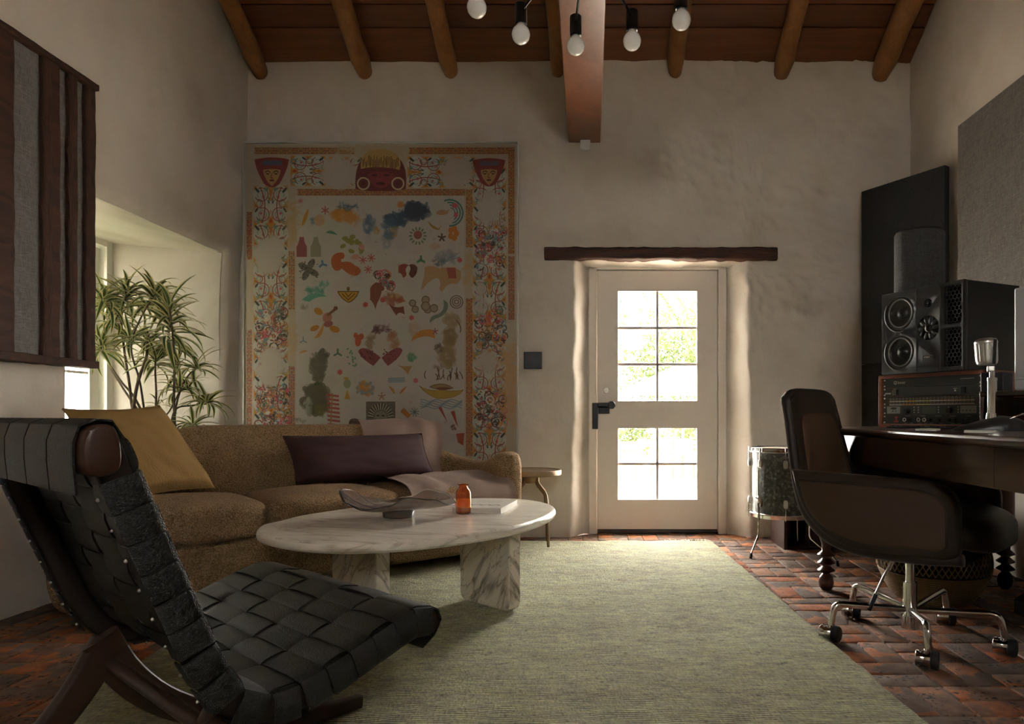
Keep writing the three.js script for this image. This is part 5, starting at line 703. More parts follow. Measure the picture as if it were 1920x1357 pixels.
// ---------------------------------------------------------------- microphone, display, riser, papers
{
  const t = thing('desk_microphone', 'vintage chrome microphone on a black wedge shaped desk stand', 'microphone', onDesk(1.475, 2.50), -0.35);
  const foot = grid(40, 16, (u, v) => { const a = u * 2 * PI, s = Math.cos(v * PI / 2), h = Math.sin(v * PI / 2), x = Math.cos(a) * 0.115 * s + (Math.cos(a) < 0 ? -0.02 * s : 0.0), z = Math.sin(a) * 0.06 * s; return [x + 0.018 * h, 0.056 * Math.pow(h, 0.9) * (0.55 + 0.45 * sstep(x, -0.12, 0.02)), z]; }, true); foot.index.array.reverse(); foot.computeVertexNormals();
  part('stand_foot', merge([foot, T(new THREE.CircleGeometry(0.1, 30), 0, 0.0005, 0, -PI / 2)]), mat(C(0.014, 0.014, 0.014), 0.42), t);
  part('talk_bar', sweep([V(0.05, 0.046, 0.03), V(0.09, 0.062, 0.032), V(0.12, 0.05, 0.02), V(0.125, 0.03, 0.0)], 0.004, 8), M.chrome, t);
  part('stem', merge([cyl(0.021, 0.019, 0.02, 0, 0.045, 0), cyl(0.0155, 0.0155, 0.135, 0, 0.06, 0), cyl(0.017, 0.017, 0.008, 0, 0.185, 0), cyl(0.009, 0.009, 0.03, 0, 0.195, 0)]), M.chrome, t);
  part('swivel', T(box(0.026, 0.024, 0.022, -0.004, 0.228, 0, 0.006, 2), 0, 0, 0), M.chromeDull, t);
  const head = new THREE.Group(); head.name = 'head'; head.position.set(-0.016, 0.242, 0); head.rotation.z = 0.05; t.add(head);
  part('shell', lathe([[0, 0], [0.029, 0.0], [0.034, 0.006], [0.035, 0.02], [0.036, 0.074], [0.0385, 0.078], [0.0385, 0.086], [0.034, 0.094], [0.02, 0.098], [0, 0.099]], 40), M.chromeDull, head);
  for (let k = 0; k < 16; k++) { const a = k / 16 * 2 * PI; part('rib', rod(V(Math.cos(a) * 0.0355, 0.012, Math.sin(a) * 0.0355), V(Math.cos(a) * 0.0372, 0.076, Math.sin(a) * 0.0372), 0.0016), M.chrome, head); }
  part('band', T(box(0.012, 0.09, 0.004, 0, 0, 0, 0.001), 0.02, 0.045, 0.034, 0, 0.5, -0.12), M.black, head);
}
{
  const b = -60 * PI / 180, r = thing('monitor_riser', 'dark wooden riser box on the desk carrying the display', 'shelf', [1.80, DESK + 0.0008, -2.50], b);
  part('board', boxUV(box(0.62, 0.018, 0.22, 0, 0.141, 0, 0.003)), deskWood, r); part('side', boxUV(box(0.018, 0.132, 0.22, -0.3, 0.066, 0, 0.003)), deskWood, r); part('side', boxUV(box(0.018, 0.132, 0.22, 0.3, 0.066, 0, 0.003)), deskWood, r); part('back_panel', boxUV(box(0.58, 0.13, 0.012, 0, 0.066, -0.1, 0.002)), deskWood, r);
  const p = V(0.02, 0.1515, 0.02).applyAxisAngle(V(0, 1, 0), b).add(V(1.80, DESK, -2.50));
  const t = thing('display', 'slim grey computer display at the end of the desk', 'monitor', [p.x, p.y, p.z], b);
  part('panel', box(0.60, 0.40, 0.022, 0.06, 0.205, 0, 0.008, 3), mat(C(0.50, 0.49, 0.49), 0.4, { metalness: 0.2 }), t); part('screen', box(0.585, 0.34, 0.002, 0.06, 0.225, 0.0115, 0.001), phys(C(0.46, 0.45, 0.455), 0.22, { clearcoat: 0.4 }), t); part('chin_line', box(0.585, 0.003, 0.002, 0.06, 0.046, 0.0115, 0), mat(C(0.25, 0.25, 0.25), 0.4), t); part('foot', box(0.2, 0.006, 0.16, 0.06, 0.003, 0, 0.002), M.chromeDull, t);
  const q = V(-0.27, 0.1515, 0.06).applyAxisAngle(V(0, 1, 0), b).add(V(1.80, DESK, -2.50)), s = thing('control_box', 'small black controller box on the riser in front of the display', 'box', [q.x, q.y, q.z], b);
  part('case', box(0.09, 0.075, 0.07, 0, 0.0385, 0, 0.005, 2), M.black, s); part('dial', T(new THREE.CylinderGeometry(0.014, 0.015, 0.012, 24), 0, 0.045, 0.04, PI / 2), M.blackMetal, s);
}
{
  const k = thing('keyboard', 'low black computer keyboard lying in front of the rack cabinet', 'keyboard', onDesk(1.47, 2.95), -62 * PI / 180);
  part('case', box(0.36, 0.008, 0.1, 0, 0.005, 0, 0.003, 2), M.black, k); for (let j = 0; j < 4; j++) for (let i = 0; i < 15; i++) part('key', box(0.0185, 0.005, 0.018, -0.161 + i * 0.023, 0.011, -0.034 + j * 0.0225, 0.0015), mat(C(0.03, 0.03, 0.03), 0.6), k);
  const sheet = (x, d, w, l, a, label) => { const o = thing('note_card', label, 'card', onDesk(x, d), a); part('card_stack', box(w, 0.006, l, 0, 0.0034, 0, 0.001), mat(C(0.66, 0.64, 0.62), 0.7), o); part('top_card', box(w, 0.001, l, 0.002, 0.0071, 0.002, 0.0003), mat(C(0.72, 0.70, 0.67), 0.7), o); };
  sheet(1.27, 2.56, 0.07, 0.11, -0.6, 'small stack of white cards on the desk in front of the rack cabinet'); sheet(1.28, 2.24, 0.09, 0.12, -0.5, 'white card on the desk edge in front of the microphone');
}
// ---------------------------------------------------------------- office chair
{
  const A = 44 * PI / 180, t = thing('office_chair', 'brown leather executive swivel chair on a chrome five star base', 'chair', [1.289, 0, -2.743], -A);
  const hide = (c, r = 0.38) => phys(c, r, { bumpMap: rep(texLeather, 5), bumpScale: 0.0008, clearcoat: 0.06, clearcoatRoughness: 0.4, specularIntensity: 0.7 });
  const dark = hide(C(0.022, 0.013, 0.010)), brown = hide(C(0.062, 0.032, 0.0175), 0.5), shellM = hide(C(0.026, 0.0145, 0.0095), 0.4);
  // shell of seat bottom and back: a bent sheet
  const line = new THREE.CatmullRomCurve3([[0.27, 0.40], [0.15, 0.388], [0.0, 0.385], [-0.12, 0.392], [-0.22, 0.425], [-0.30, 0.50], [-0.345, 0.60], [-0.375, 0.72], [-0.405, 0.86], [-0.43, 1.0]].map(([x, y]) => V(x, y, 0)));
  const hw = (v) => lerp(0.275, 0.215, sstep(v, 0.5, 1));
  const sheet = (e) => grid(20, 44, (u, v) => { const p = line.getPointAt(v), g = line.getTangentAt(v), n = V(-g.y, g.x, 0), z = (u * 2 - 1), edge = 1 - Math.pow(Math.abs(z), 8) * 0.35, q = p.clone().addScaledVector(n, -e * edge + 0.02); const cut = v > 0.9 ? 0.03 * Math.pow(Math.abs(z), 6) * (v - 0.9) / 0.1 : 0; return [q.x, q.y - cut, z * hw(v), z * 0.27, v * 1.2]; });
  const a = sheet(0), b = sheet(0.045); a.index.array.reverse(); a.computeVertexNormals();
  const rimPts = []; for (let k = 0; k <= 60; k++) { const v = k / 60, p = line.getPointAt(v), g = line.getTangentAt(v), n = V(-g.y, g.x, 0); rimPts.push(p.addScaledVector(n, 0.0).add(V(0, v > 0.9 ? -0.03 * (v - 0.9) / 0.1 : 0, hw(v)))); }
  const top = []; for (let k = 0; k <= 14; k++) { const z = 1 - k / 7, p = line.getPointAt(1); top.push(V(p.x, p.y - 0.03 * Math.pow(Math.abs(z), 6), z * hw(1))); }
  const other = rimPts.map((p) => V(p.x, p.y, -p.z)).reverse();
  part('shell', merge([a, b]), shellM, t);
  part('shell_edge', sweep([...rimPts, ...top.slice(1, -1), ...other], 0.0215, 12), dark, t, 'rolled leather edge');
  // arm panels
  const arm = new THREE.Shape(); arm.moveTo(-0.365, 0.683); arm.lineTo(0.14, 0.672); arm.bezierCurveTo(0.22, 0.668, 0.262, 0.63, 0.262, 0.56); arm.lineTo(0.262, 0.43); arm.quadraticCurveTo(0.262, 0.392, 0.2, 0.388); arm.lineTo(-0.05, 0.385); arm.bezierCurveTo(-0.2, 0.392, -0.31, 0.46, -0.345, 0.6); arm.lineTo(-0.365, 0.683);
  const inner = arm.getPoints(14).map((p) => { const c = [-0.04, 0.54]; return [c[0] + (p.x - c[0]) * 0.87, c[1] + (p.y - c[1]) * 0.74 - 0.004]; });
  for (const s of [1, -1]) {
    const z = s > 0 ? 0.245 : -0.3;
    const ap = part('arm_panel', boxUV(creased(T(fill(arm, 0.055, 0.02, 5, 20), 0, 0, z), 0.9)), shellM, t);
    part('inset_pad', boxUV(creased(T(fill(inner, 0.014, 0.006, 4), 0, 0, s > 0 ? z + 0.05 : z - 0.009), 0.9)), brown, ap);
    const pp = inner.map(([x, y]) => V(x, y, s > 0 ? z + 0.0555 : z - 0.0005)); pp.push(pp[0].clone()); part('piping', sweep(pp, 0.005, 7), dark, ap);
  }
  // back pad
  const pad = grid(22, 26, (u, v) => { const x = u * 2 - 1, y = v * 2 - 1, s = lerp(0.50, 0.955, v), p = line.getPointAt(s), g = line.getTangentAt(s), n = V(g.y, -g.x, 0); const d = 0.05 * Math.pow(Math.max(0, (1 - x ** 6) * (1 - y ** 6)), 0.5) - 0.015; const q = p.addScaledVector(n, d); return [q.x, q.y, x * (hw(s) - 0.03), x * 0.25, v * 0.5]; });
  pad.index.array.reverse(); pad.computeVertexNormals(); part('back_cushion', pad, hide(C(0.105, 0.056, 0.032), 0.5), t, 'lighter brown leather pad');
  const seat = puff(0.60, 0.15, 0.47, 4.2, 22, 0.012); { const p = seat.attributes.position; for (let i = 0; i < p.count; i++) { const x = p.getX(i); p.setY(i, p.getY(i) - (x > 0.1 ? 0.16 * (x - 0.1) ** 2 * 4 : 0)); } seat.computeVertexNormals(); }
  part('seat_cushion', boxUV(T(seat, 0.055, 0.487, 0)), dark, t);
  part('seat_plate', box(0.22, 0.03, 0.2, 0, 0.37, 0, 0.008, 2), M.blackMetal, t);
  part('column', merge([cyl(0.028, 0.026, 0.16, 0, 0.075, 0), cyl(0.034, 0.034, 0.05, 0, 0.05, 0), cyl(0.018, 0.018, 0.17, 0, 0.2, 0)]), M.chrome, t);
  part('adjust_lever', sweep([V(-0.03, 0.355, 0.05), V(-0.07, 0.26, 0.09), V(-0.1, 0.17, 0.12)], 0.0055, 8), M.chrome, t); part('lever_grip', rod(V(-0.092, 0.19, 0.113), V(-0.112, 0.125, 0.133), 0.009, 0.008), M.black, t);
  for (let k = 0; k < 5; k++) {
    const wa = (183 - 72 * k) * PI / 180, dir = V(Math.cos(wa), 0, -Math.sin(wa)).applyAxisAngle(V(0, 1, 0), A);   // world direction seen from above, brought into the chair's own axes
    const g = new THREE.Group(); g.name = 'base_arm'; t.add(g);
    const P = (r, y) => dir.clone().multiplyScalar(r).add(V(0, y, 0));
    part('tube', polyTube([P(0.02, 0.125), P(0.308, 0.152), P(0.325, 0.068)], 0.0135, 0.03, 12), M.chrome, g);
    const c = new THREE.Group(); c.name = 'caster'; c.position.copy(P(0.328, 0)); c.rotation.y = 1.05 + A + (k % 3 - 1) * 0.22; t.add(c);
    part('hood', T(lathe([[0, -0.026], [0.026, -0.026], [0.029, -0.022], [0.029, 0.024], [0, 0.026]], 28), 0.008, 0.033, -0.016, PI / 2), M.chrome, c); part('wheel', T(lathe([[0, 0], [0.029, 0], [0.0325, 0.004], [0.0325, 0.022], [0.027, 0.027], [0, 0.028]], 28), 0.008, 0.0325, 0.008, PI / 2), M.rubber, c); part('stem', cyl(0.007, 0.007, 0.03, 0, 0.05, 0), M.chrome, c);
  }
}
// ---------------------------------------------------------------- floor tom
{
  const cx = 1.268, cd = 4.47, r = 0.205, y0 = 0.262, y1 = 0.682, t = thing('floor_tom', 'black pearl floor tom drum with chrome hoops and legs beside the door', 'drum', [cx, 0, -cd]);
  const wrap = phys(C(1, 1, 1), 0.42, { map: rep(texPearl, 3, 1), clearcoat: 0.15, clearcoatRoughness: 0.15 });
  part('shell', T(new THREE.CylinderGeometry(r - 0.008, r - 0.008, y1 - y0, 64, 1, true), 0, (y0 + y1) / 2, 0), wrap, t);
  part('drumhead', T(new THREE.CylinderGeometry(r - 0.002, r - 0.002, 0.006, 64), 0, y1 + 0.006, 0), mat(C(0.62, 0.55, 0.45), 0.6), t, 'cream drumhead'); part('drumhead', T(new THREE.CylinderGeometry(r - 0.002, r - 0.002, 0.006, 64), 0, y0 - 0.006, 0), mat(C(0.62, 0.55, 0.45), 0.6), t);
  const hoop = (y, s) => lathe([[r - 0.004, y - 0.018 * s], [r + 0.004, y - 0.018 * s], [r + 0.012, y - 0.014 * s], [r + 0.012, y - 0.009 * s], [r + 0.003, y - 0.006 * s], [r + 0.003, y + 0.014 * s], [r - 0.004, y + 0.016 * s]], 64);
  part('hoop', hoop(y1, 1), M.chrome, t); part('hoop', hoop(y0, -1), M.chrome, t);
  for (let k = 0; k < 8; k++) { const a = k / 8 * 2 * PI + 0.2, f = (rr, y) => V(Math.cos(a) * rr, y, Math.sin(a) * rr); for (const [yy, s] of [[y1, -1], [y0, 1]]) { part('tension_rod', rod(f(r + 0.014, yy - 0.02 * s), f(r + 0.014, yy + 0.09 * s), 0.003), M.chrome, t); const l = puff(0.022, 0.055, 0.03, 3, 6); l.rotateY(-a); part('lug', T(l, ...f(r + 0.008, yy + 0.085 * s).toArray()), M.chromeDull, t); } }
  for (const [u, v] of [[1408, 1047], [1490, 1030], [1570, 1062]]) {
    const p = atY(u, v).sub(V(cx, 0, -cd)), a = Math.atan2(p.z, p.x), f = (rr, y) => V(Math.cos(a) * rr, y, Math.sin(a) * rr), R1 = Math.hypot(p.x, p.z);
    const lg = part('leg', polyTube([f(r + 0.02, 0.56), f(r + 0.02, 0.14), f(Math.max(R1, r + 0.03), 0.028)], 0.0055, 0.02, 8), M.chrome, t);
    part('rubber_foot', rod(f(Math.max(R1, r + 0.03) - 0.003, 0.034), f(Math.max(R1, r + 0.03) + 0.004, 0.0), 0.0085, 0.01), M.rubber, lg); part('bracket', merge([T(puff(0.03, 0.05, 0.04, 3, 6), ...f(r + 0.014, 0.37).toArray()), rod(f(r + 0.02, 0.37), f(r + 0.045, 0.385), 0.005)]), M.chromeDull, lg);
  }
  const c = thing('open_crate', 'dark wooden open box on the bricks behind the floor tom', 'box', [1.52, 0, -4.76]); const wd = mat(new THREE.Color('#3a1f14'), 0.5, { map: rep(texWood, 1, 2) });
  part('side', boxUV(box(0.02, 0.24, 0.34, -0.2, 0.12, 0, 0.002)), wd, c); part('side', boxUV(box(0.02, 0.24, 0.34, 0.2, 0.12, 0, 0.002)), wd, c); part('divider', boxUV(box(0.02, 0.2, 0.33, -0.05, 0.12, 0, 0.002)), wd, c); part('top', boxUV(box(0.42, 0.02, 0.34, 0, 0.25, 0, 0.002)), wd, c); part('bottom', boxUV(box(0.38, 0.02, 0.34, 0, 0.01, 0, 0.002)), wd, c); part('back_panel', boxUV(box(0.38, 0.22, 0.01, 0, 0.13, -0.165, 0.001)), wd, c); part('door', boxUV(box(0.23, 0.215, 0.016, 0.075, 0.13, 0.16, 0.002)), wd, c);
}
// ---------------------------------------------------------------- basket, subwoofer, wedge under the desk
{
  const p = atY(1722, 1108), t = thing('woven_basket', 'round woven straw basket with black bands under the desk', 'basket', [1.70, 0, -3.38]);
  const rad = (y) => 0.15 + 0.105 * Math.pow(clamp(y / 0.16, 0, 1), 0.6) - 0.02 * sstep(y, 0.2, 0.32);
  const straw = mat(C(0.21, 0.13, 0.05), 0.75), blk = mat(C(0.02, 0.016, 0.012), 0.7);
  const prof = []; for (let i = 0; i <= 16; i++) prof.push([rad(i / 16 * 0.3) - 0.004, i / 16 * 0.3]); part('wall', merge([lathe([[0, 0.002], ...prof], 48), lathe(prof.map(([r, y]) => [r - 0.008, y]), 48)]), blk, t);
  const coils = [], bandC = []; for (let y = 0.008; y < 0.15; y += 0.011) { const pts = []; for (let k = 0; k <= 90; k++) { const a = k / 90 * 2 * PI, r = rad(y) + 0.003 * Math.cos(k * PI); pts.push(V(Math.cos(a) * r, y, Math.sin(a) * r)); } coils.push(sweep(pts, 0.0048, 5)); }
  const c1 = part('coil_weave', merge(coils), straw, t); c1.userData.kind = 'stuff';
  const cross = []; for (const s of [1, -1]) for (let k = 0; k < 60; k++) { const a0 = k / 60 * 2 * PI, pts = []; for (let i = 0; i <= 6; i++) { const f = i / 6, a = a0 + s * f * 0.32, y = lerp(0.155, 0.29, f), r = rad(y) + 0.003; pts.push(V(Math.cos(a) * r, y, Math.sin(a) * r)); } cross.push(sweep(pts, 0.003, 5)); }
  const c2 = part('lattice_weave', merge(cross), straw, t); c2.userData.kind = 'stuff';
  part('rim', new THREE.TorusGeometry(rad(0.3), 0.008, 8, 60).rotateX(PI / 2).translate(0, 0.3, 0), straw, t);
  const s = thing('subwoofer', 'matte black box speaker on the floor under the desk', 'speaker', [1.93, 0, -3.86]); part('cabinet', box(0.36, 0.5, 0.4, 0, 0.27, 0, 0.006, 2), mat(C(0.012, 0.012, 0.012), 0.55), s); for (const [x, z] of [[-0.14, -0.16], [0.14, -0.16], [-0.14, 0.16], [0.14, 0.16]]) part('foot', cyl(0.018, 0.02, 0.022, x, 0, z), M.rubber, s); part('driver', T(lathe([[0, 0.004], [0.03, 0.008], [0.1, -0.006], [0.115, 0.006], [0.13, 0.0]], 40), 0, 0.28, 0.2, PI / 2), M.black, s);
  const w = thing('floor_wedge', 'black wedge shaped floor case against the wall beside the desk', 'case', [2.12, 0, -2.86]); const sh = [[-0.19, 0], [0.2, 0], [0.2, 0.3], [0.16, 0.3], [-0.19, 0.06]]; part('body', boxUV(creased(T(fill(sh, 0.5, 0.01, 2), 0, 0.008, -0.25), 0.6)), mat(C(0.012, 0.012, 0.013), 0.75), w); part('foot_strip', box(0.34, 0.01, 0.04, 0, 0.005, 0.15, 0.002), M.rubber, w); part('foot_strip', box(0.34, 0.01, 0.04, 0, 0.005, -0.15, 0.002), M.rubber, w);
}
// ---------------------------------------------------------------- woven leather lounge chair in the foreground
{
  const r = V(0.775, 0, 0.632), f = V(0.632, 0, -0.775), FR = W(-0.341, 0, 1.471), w = 0.70;                // right edge, facing direction, front right corner
  const P = (s, y, x) => FR.clone().addScaledVector(f, s).addScaledVector(r, x - w).add(V(0, y, 0)).sub(org); // x from 0 (left) to w (right)
  const org = FR.clone().addScaledVector(f, -0.3).addScaledVector(r, -w / 2);
  const t = thing('lounge_chair', 'low lounge chair of woven black leather straps on a dark wood frame', 'chair', org.toArray());
  const leather = phys(C(0.0085, 0.0076, 0.0068), 0.36, { bumpMap: rep(texLeather, 5), bumpScale: 0.0012, side: THREE.DoubleSide, specularIntensity: 1 });
  const wood = phys(new THREE.Color('#3e2216'), 0.42, { map: rep(texWood, 2, 1), clearcoat: 0.15 });
  const darkWood = phys(new THREE.Color('#1c100b'), 0.45);
  const prof = new THREE.CatmullRomCurve3([[0.0, 0.488], [-0.05, 0.492], [-0.15, 0.462], [-0.26, 0.425], [-0.335, 0.412], [-0.39, 0.435], [-0.43, 0.50], [-0.47, 0.60], [-0.515, 0.72], [-0.552, 0.82], [-0.57, 0.868]].map(([s, y]) => V(s, y, 0)));
  const L = prof.getLength(), at = (v) => prof.getPointAt(clamp(v, 0, 1)), nrm = (v) => { const g = prof.getTangentAt(clamp(v, 0.001, 0.999)); return V(g.y, -g.x, 0).multiplyScalar(-1); };   // towards the sitter
  const up = (v) => { const n = nrm(v); return n.y < 0 || (v > 0.45 && n.x < 0) ? n.multiplyScalar(-1) : n; };
  const NC = 17, NL = 5, sw = w / NL, cwid = L / NC, amp = 0.0046, thick = 0.003, wv = (a) => Math.tanh(2.0 * Math.cos(a)) / 0.964;
  // a strip: centre points with a side vector and an upward vector
  const strip = (pts, sides, ups, width) => { const pos = [], idx = [], uv = []; let len = 0; pts.forEach((p, i) => { if (i) len += p.distanceTo(pts[i - 1]); for (const [a, b] of [[-1, 1], [-0.86, 1.35], [0.86, 1.35], [1, 1], [1, -1], [-1, -1], [-1, 1]]) { const q = p.clone().addScaledVector(sides[i], a * width / 2).addScaledVector(ups[i], b * thick / 2); pos.push(q.x, q.y, q.z); uv.push(a * width / 2, len); } }); const m = 7; for (let i = 0; i < pts.length - 1; i++) for (let k = 0; k < m - 1; k++) { const a = i * m + k, b = a + m; idx.push(a, a + 1, b, a + 1, b + 1, b); } const g = new THREE.BufferGeometry(); g.setAttribute('position', new THREE.Float32BufferAttribute(pos, 3)); g.setAttribute('uv', new THREE.Float32BufferAttribute(uv, 2)); g.setIndex(idx); g.computeVertexNormals(); return creased(g, 0.7); };
  const toW = (v3, x) => P(v3.x, v3.y, x), dirW = (n) => f.clone().multiplyScalar(n.x).add(V(0, n.y, 0));
  for (let i = 0; i < NL; i++) { // straps running from the front rail over the seat and up the back
    const x = (i + 0.5) * sw, pts = [], sd = [], us = [];
    const add = (s, y, n) => { pts.push(P(s, y, x)); sd.push(r.clone()); us.push(dirW(n)); };
    add(-0.02, 0.405, V(1, -0.4, 0).normalize()); add(0.012, 0.425, V(1, -0.1, 0).normalize()); add(0.03, 0.455, V(1, 0.15, 0).normalize()); add(0.022, 0.478, V(0.7, 0.7, 0)); add(0.0, 0.4905, V(0.1, 1, 0).normalize());
    const n = 140; for (let k = 5; k <= n; k++) { const v = k / n, p = at(v), q = up(v), o = amp * wv(PI * (v * L / cwid - 0.5 + i)); pts.push(toW(p.clone().addScaledVector(q, o), x)); sd.push(r.clone()); us.push(dirW(q)); }
    add(-0.584, 0.893, V(-0.1, 1, 0).normalize()); add(-0.606, 0.895, V(-0.3, 1, 0).normalize()); add(-0.625, 0.886, V(-0.8, 0.6, 0)); add(-0.632, 0.862, V(-1, 0.1, 0).normalize()); add(-0.632, 0.83, V(-1, 0, 0)); add(-0.628, 0.785, V(-1, -0.1, 0).normalize());
    part('strap', strip(pts, sd, us, sw * 0.95), leather, t);
  }
  for (let j = 0; j < NC; j++) { // straps running across, wrapped over the side rails
    const v = (j + 0.5) / NC; if (v > 0.93) continue; const p = at(v), q = up(v), g = prof.getTangentAt(v), pts = [], sd = [], us = [], side = dirW(g);
    const add = (x, d, n) => { pts.push(toW(p.clone().addScaledVector(q, d), x)); sd.push(side.clone()); us.push(n); };
    const Q = dirW(q);
    add(0.02, -0.056, Q.clone().negate()); add(-0.008, -0.056, r.clone().negate().sub(Q).normalize()); add(-0.011, -0.05, r.clone().negate()); add(-0.011, -0.006, r.clone().negate()); add(-0.007, 0.0, r.clone().negate().add(Q).normalize());
    const n = 50; for (let k = 0; k <= n; k++) { const x = k / n * w; add(x, -amp * wv(PI * (v * L / cwid - 0.5 + (x / sw - 0.5))), Q.clone()); }
    add(w + 0.007, 0.0, r.clone().add(Q).normalize()); add(w + 0.011, -0.006, r.clone()); add(w + 0.011, -0.05, r.clone()); add(w + 0.008, -0.056, r.clone().sub(Q).normalize()); add(w - 0.02, -0.056, Q.clone().negate());
    part('cross_strap', strip(pts, sd, us, cwid * 0.95), leather, t);
  }
  // rails
  const nailM = M.chromeDull;
  for (const x of [0.012, w - 0.012]) {
    const g = grid(16, 50, (u, v) => { const a = u * 2 * PI, ca = Math.sign(Math.cos(a)) * Math.abs(Math.cos(a)) ** 0.5, sa = Math.sign(Math.sin(a)) * Math.abs(Math.sin(a)) ** 0.5, s = lerp(0.02, 1, v), p = at(s), q = up(s), o = toW(p.addScaledVector(q, -0.029 + 0.023 * sa), x + 0.016 * ca); return [o.x, o.y, o.z, u * 0.15, v]; }, true); g.index.array.reverse(); g.computeVertexNormals();
    part('side_rail', g, darkWood, t);
    for (let j = 0; j < NC; j++) { const v = (j + 0.5) / NC; if (v > 0.93 || v < 0.3) continue; const p = at(v), q = up(v), o = toW(p.clone().addScaledVector(q, -0.0595), x < 0.1 ? 0.018 : w - 0.018); part('nail', new THREE.SphereGeometry(0.003, 8, 6).translate(o.x, o.y, o.z), nailM, t); }
  }
  const bar = (pts, rx) => sweep(pts, rx, 14);
  part('front_rail', bar([P(0.0, 0.454, 0.006), P(0.0, 0.454, w - 0.006)], 0.026), wood, t);
  const topRail = fill(smoothClosed([[-0.02, -0.045], [0.0, -0.05], [0.02, -0.042], [0.022, 0.0], [0.012, 0.024], [-0.008, 0.025], [-0.021, 0.012]], 40), w + 0.045, 0.006, 3); { const m = new THREE.Matrix4().makeBasis(f.clone(), V(0, 1, 0), r.clone()); topRail.applyMatrix4(m); const o = P(-0.602, 0.862, -0.025); topRail.translate(o.x, o.y, o.z); }
  part('top_rail', creased(topRail, 0.8), wood, t, 'brown wood rail end');
  // legs: on each side one sweeping forward and one back
  const leg = (x, pts, wd, th) => { const c = new THREE.CatmullRomCurve3(pts.map(([s, y]) => V(s, y, 0))), g = grid(16, 26, (u, v) => { const a = u * 2 * PI, ca = Math.sign(Math.cos(a)) * Math.abs(Math.cos(a)) ** 0.45, sa = Math.sign(Math.sin(a)) * Math.abs(Math.sin(a)) ** 0.45, p = c.getPointAt(v), tg = c.getTangentAt(v), n = V(-tg.y, tg.x, 0), k = lerp(wd, wd * 0.62, v), q = toW(p.addScaledVector(n, sa * k / 2), x + ca * th / 2); return [q.x, Math.max(q.y, 0.022), q.z, u * 0.2, v * 0.7]; }, true); const cap = (v, fl) => { const p0 = c.getPointAt(v); const gg = grid(16, 1, (u, w2) => { const a = u * 2 * PI, ca = Math.sign(Math.cos(a)) * Math.abs(Math.cos(a)) ** 0.45, sa = Math.sign(Math.sin(a)) * Math.abs(Math.sin(a)) ** 0.45, tg = c.getTangentAt(v), n = V(-tg.y, tg.x, 0), k = lerp(wd, wd * 0.62, v) * (1 - w2), q = toW(p0.clone().addScaledVector(n, sa * k / 2), x + ca * th / 2 * (1 - w2)); return [q.x, Math.max(q.y, 0.022), q.z]; }, true); return gg; }; return merge([g, cap(0), cap(1)]); };
  for (const x of [0.045, w - 0.045]) { part('leg', leg(x, [[-0.425, 0.395], [-0.375, 0.30], [-0.287, 0.205], [-0.1, 0.10], [0.1, 0.045], [0.24, 0.03]], 0.08, 0.034), wood, t); part('leg', leg(x, [[-0.405, 0.385], [-0.475, 0.27], [-0.60, 0.13], [-0.71, 0.03]], 0.075, 0.034), wood, t); }
  part('stretcher', bar([P(-0.40, 0.33, 0.03), P(-0.40, 0.33, w - 0.03)], 0.016), wood, t);
}
// ---------------------------------------------------------------- chandelier
{
  const HX = -0.01, HD = 2.55, t = thing('chandelier', 'black spoke chandelier with frosted globe bulbs hung under the tie beam', 'light fixture', [HX, 0, -HD]);
  const blk = mat(C(0.012, 0.012, 0.013), 0.3, { metalness: 0.5 });
  part('canopy', cyl(0.06, 0.06, 0.02, 0, 2.908, 0, 32), blk, t); part('drop_rod', cyl(0.008, 0.008, 0.2, 0, 2.715, 0, 12), blk, t); part('hub', T(new THREE.SphereGeometry(0.04, 24, 16), 0, 2.71, 0), blk, t);
  const opal = phys(C(0.92, 0.89, 0.85), 0.16, { clearcoat: 0.5, clearcoatRoughness: 0.05 });
  for (let k = 0; k < 12; k++) {
    const a = (-6 + 30 * k) * PI / 180, d = V(Math.sin(a), 0, -Math.cos(a)), P = (rr, y) => d.clone().multiplyScalar(rr).add(V(0, y, 0));
    part('arm', rod(P(0.02, 2.712), P(0.478, 2.645), 0.0055), blk, t);
    const s = part('socket', T(lathe([[0, 0], [0.024, 0], [0.026, 0.003], [0.026, 0.084], [0.023, 0.088], [0, 0.088]], 24), P(0.485, 0).x, 2.588, P(0.485, 0).z), blk, t);
    const b = part('bulb', T(lathe([[0, -0.082], [0.012, -0.081], [0.025, -0.074], [0.035, -0.062], [0.0395, -0.046], [0.039, -0.034], [0.034, -0.02], [0.025, -0.01], [0.0175, -0.004], [0.0165, 0.008], [0, 0.009]], 32), P(0.485, 0).x, 2.586, P(0.485, 0).z), opal, t, 'frosted white globe bulb');
    part('shade_clip', T(new THREE.TorusGeometry(0.0195, 0.0014, 6, 20), P(0.485, 0).x, 2.583, P(0.485, 0).z, PI / 2), M.chrome, s);
  }
}
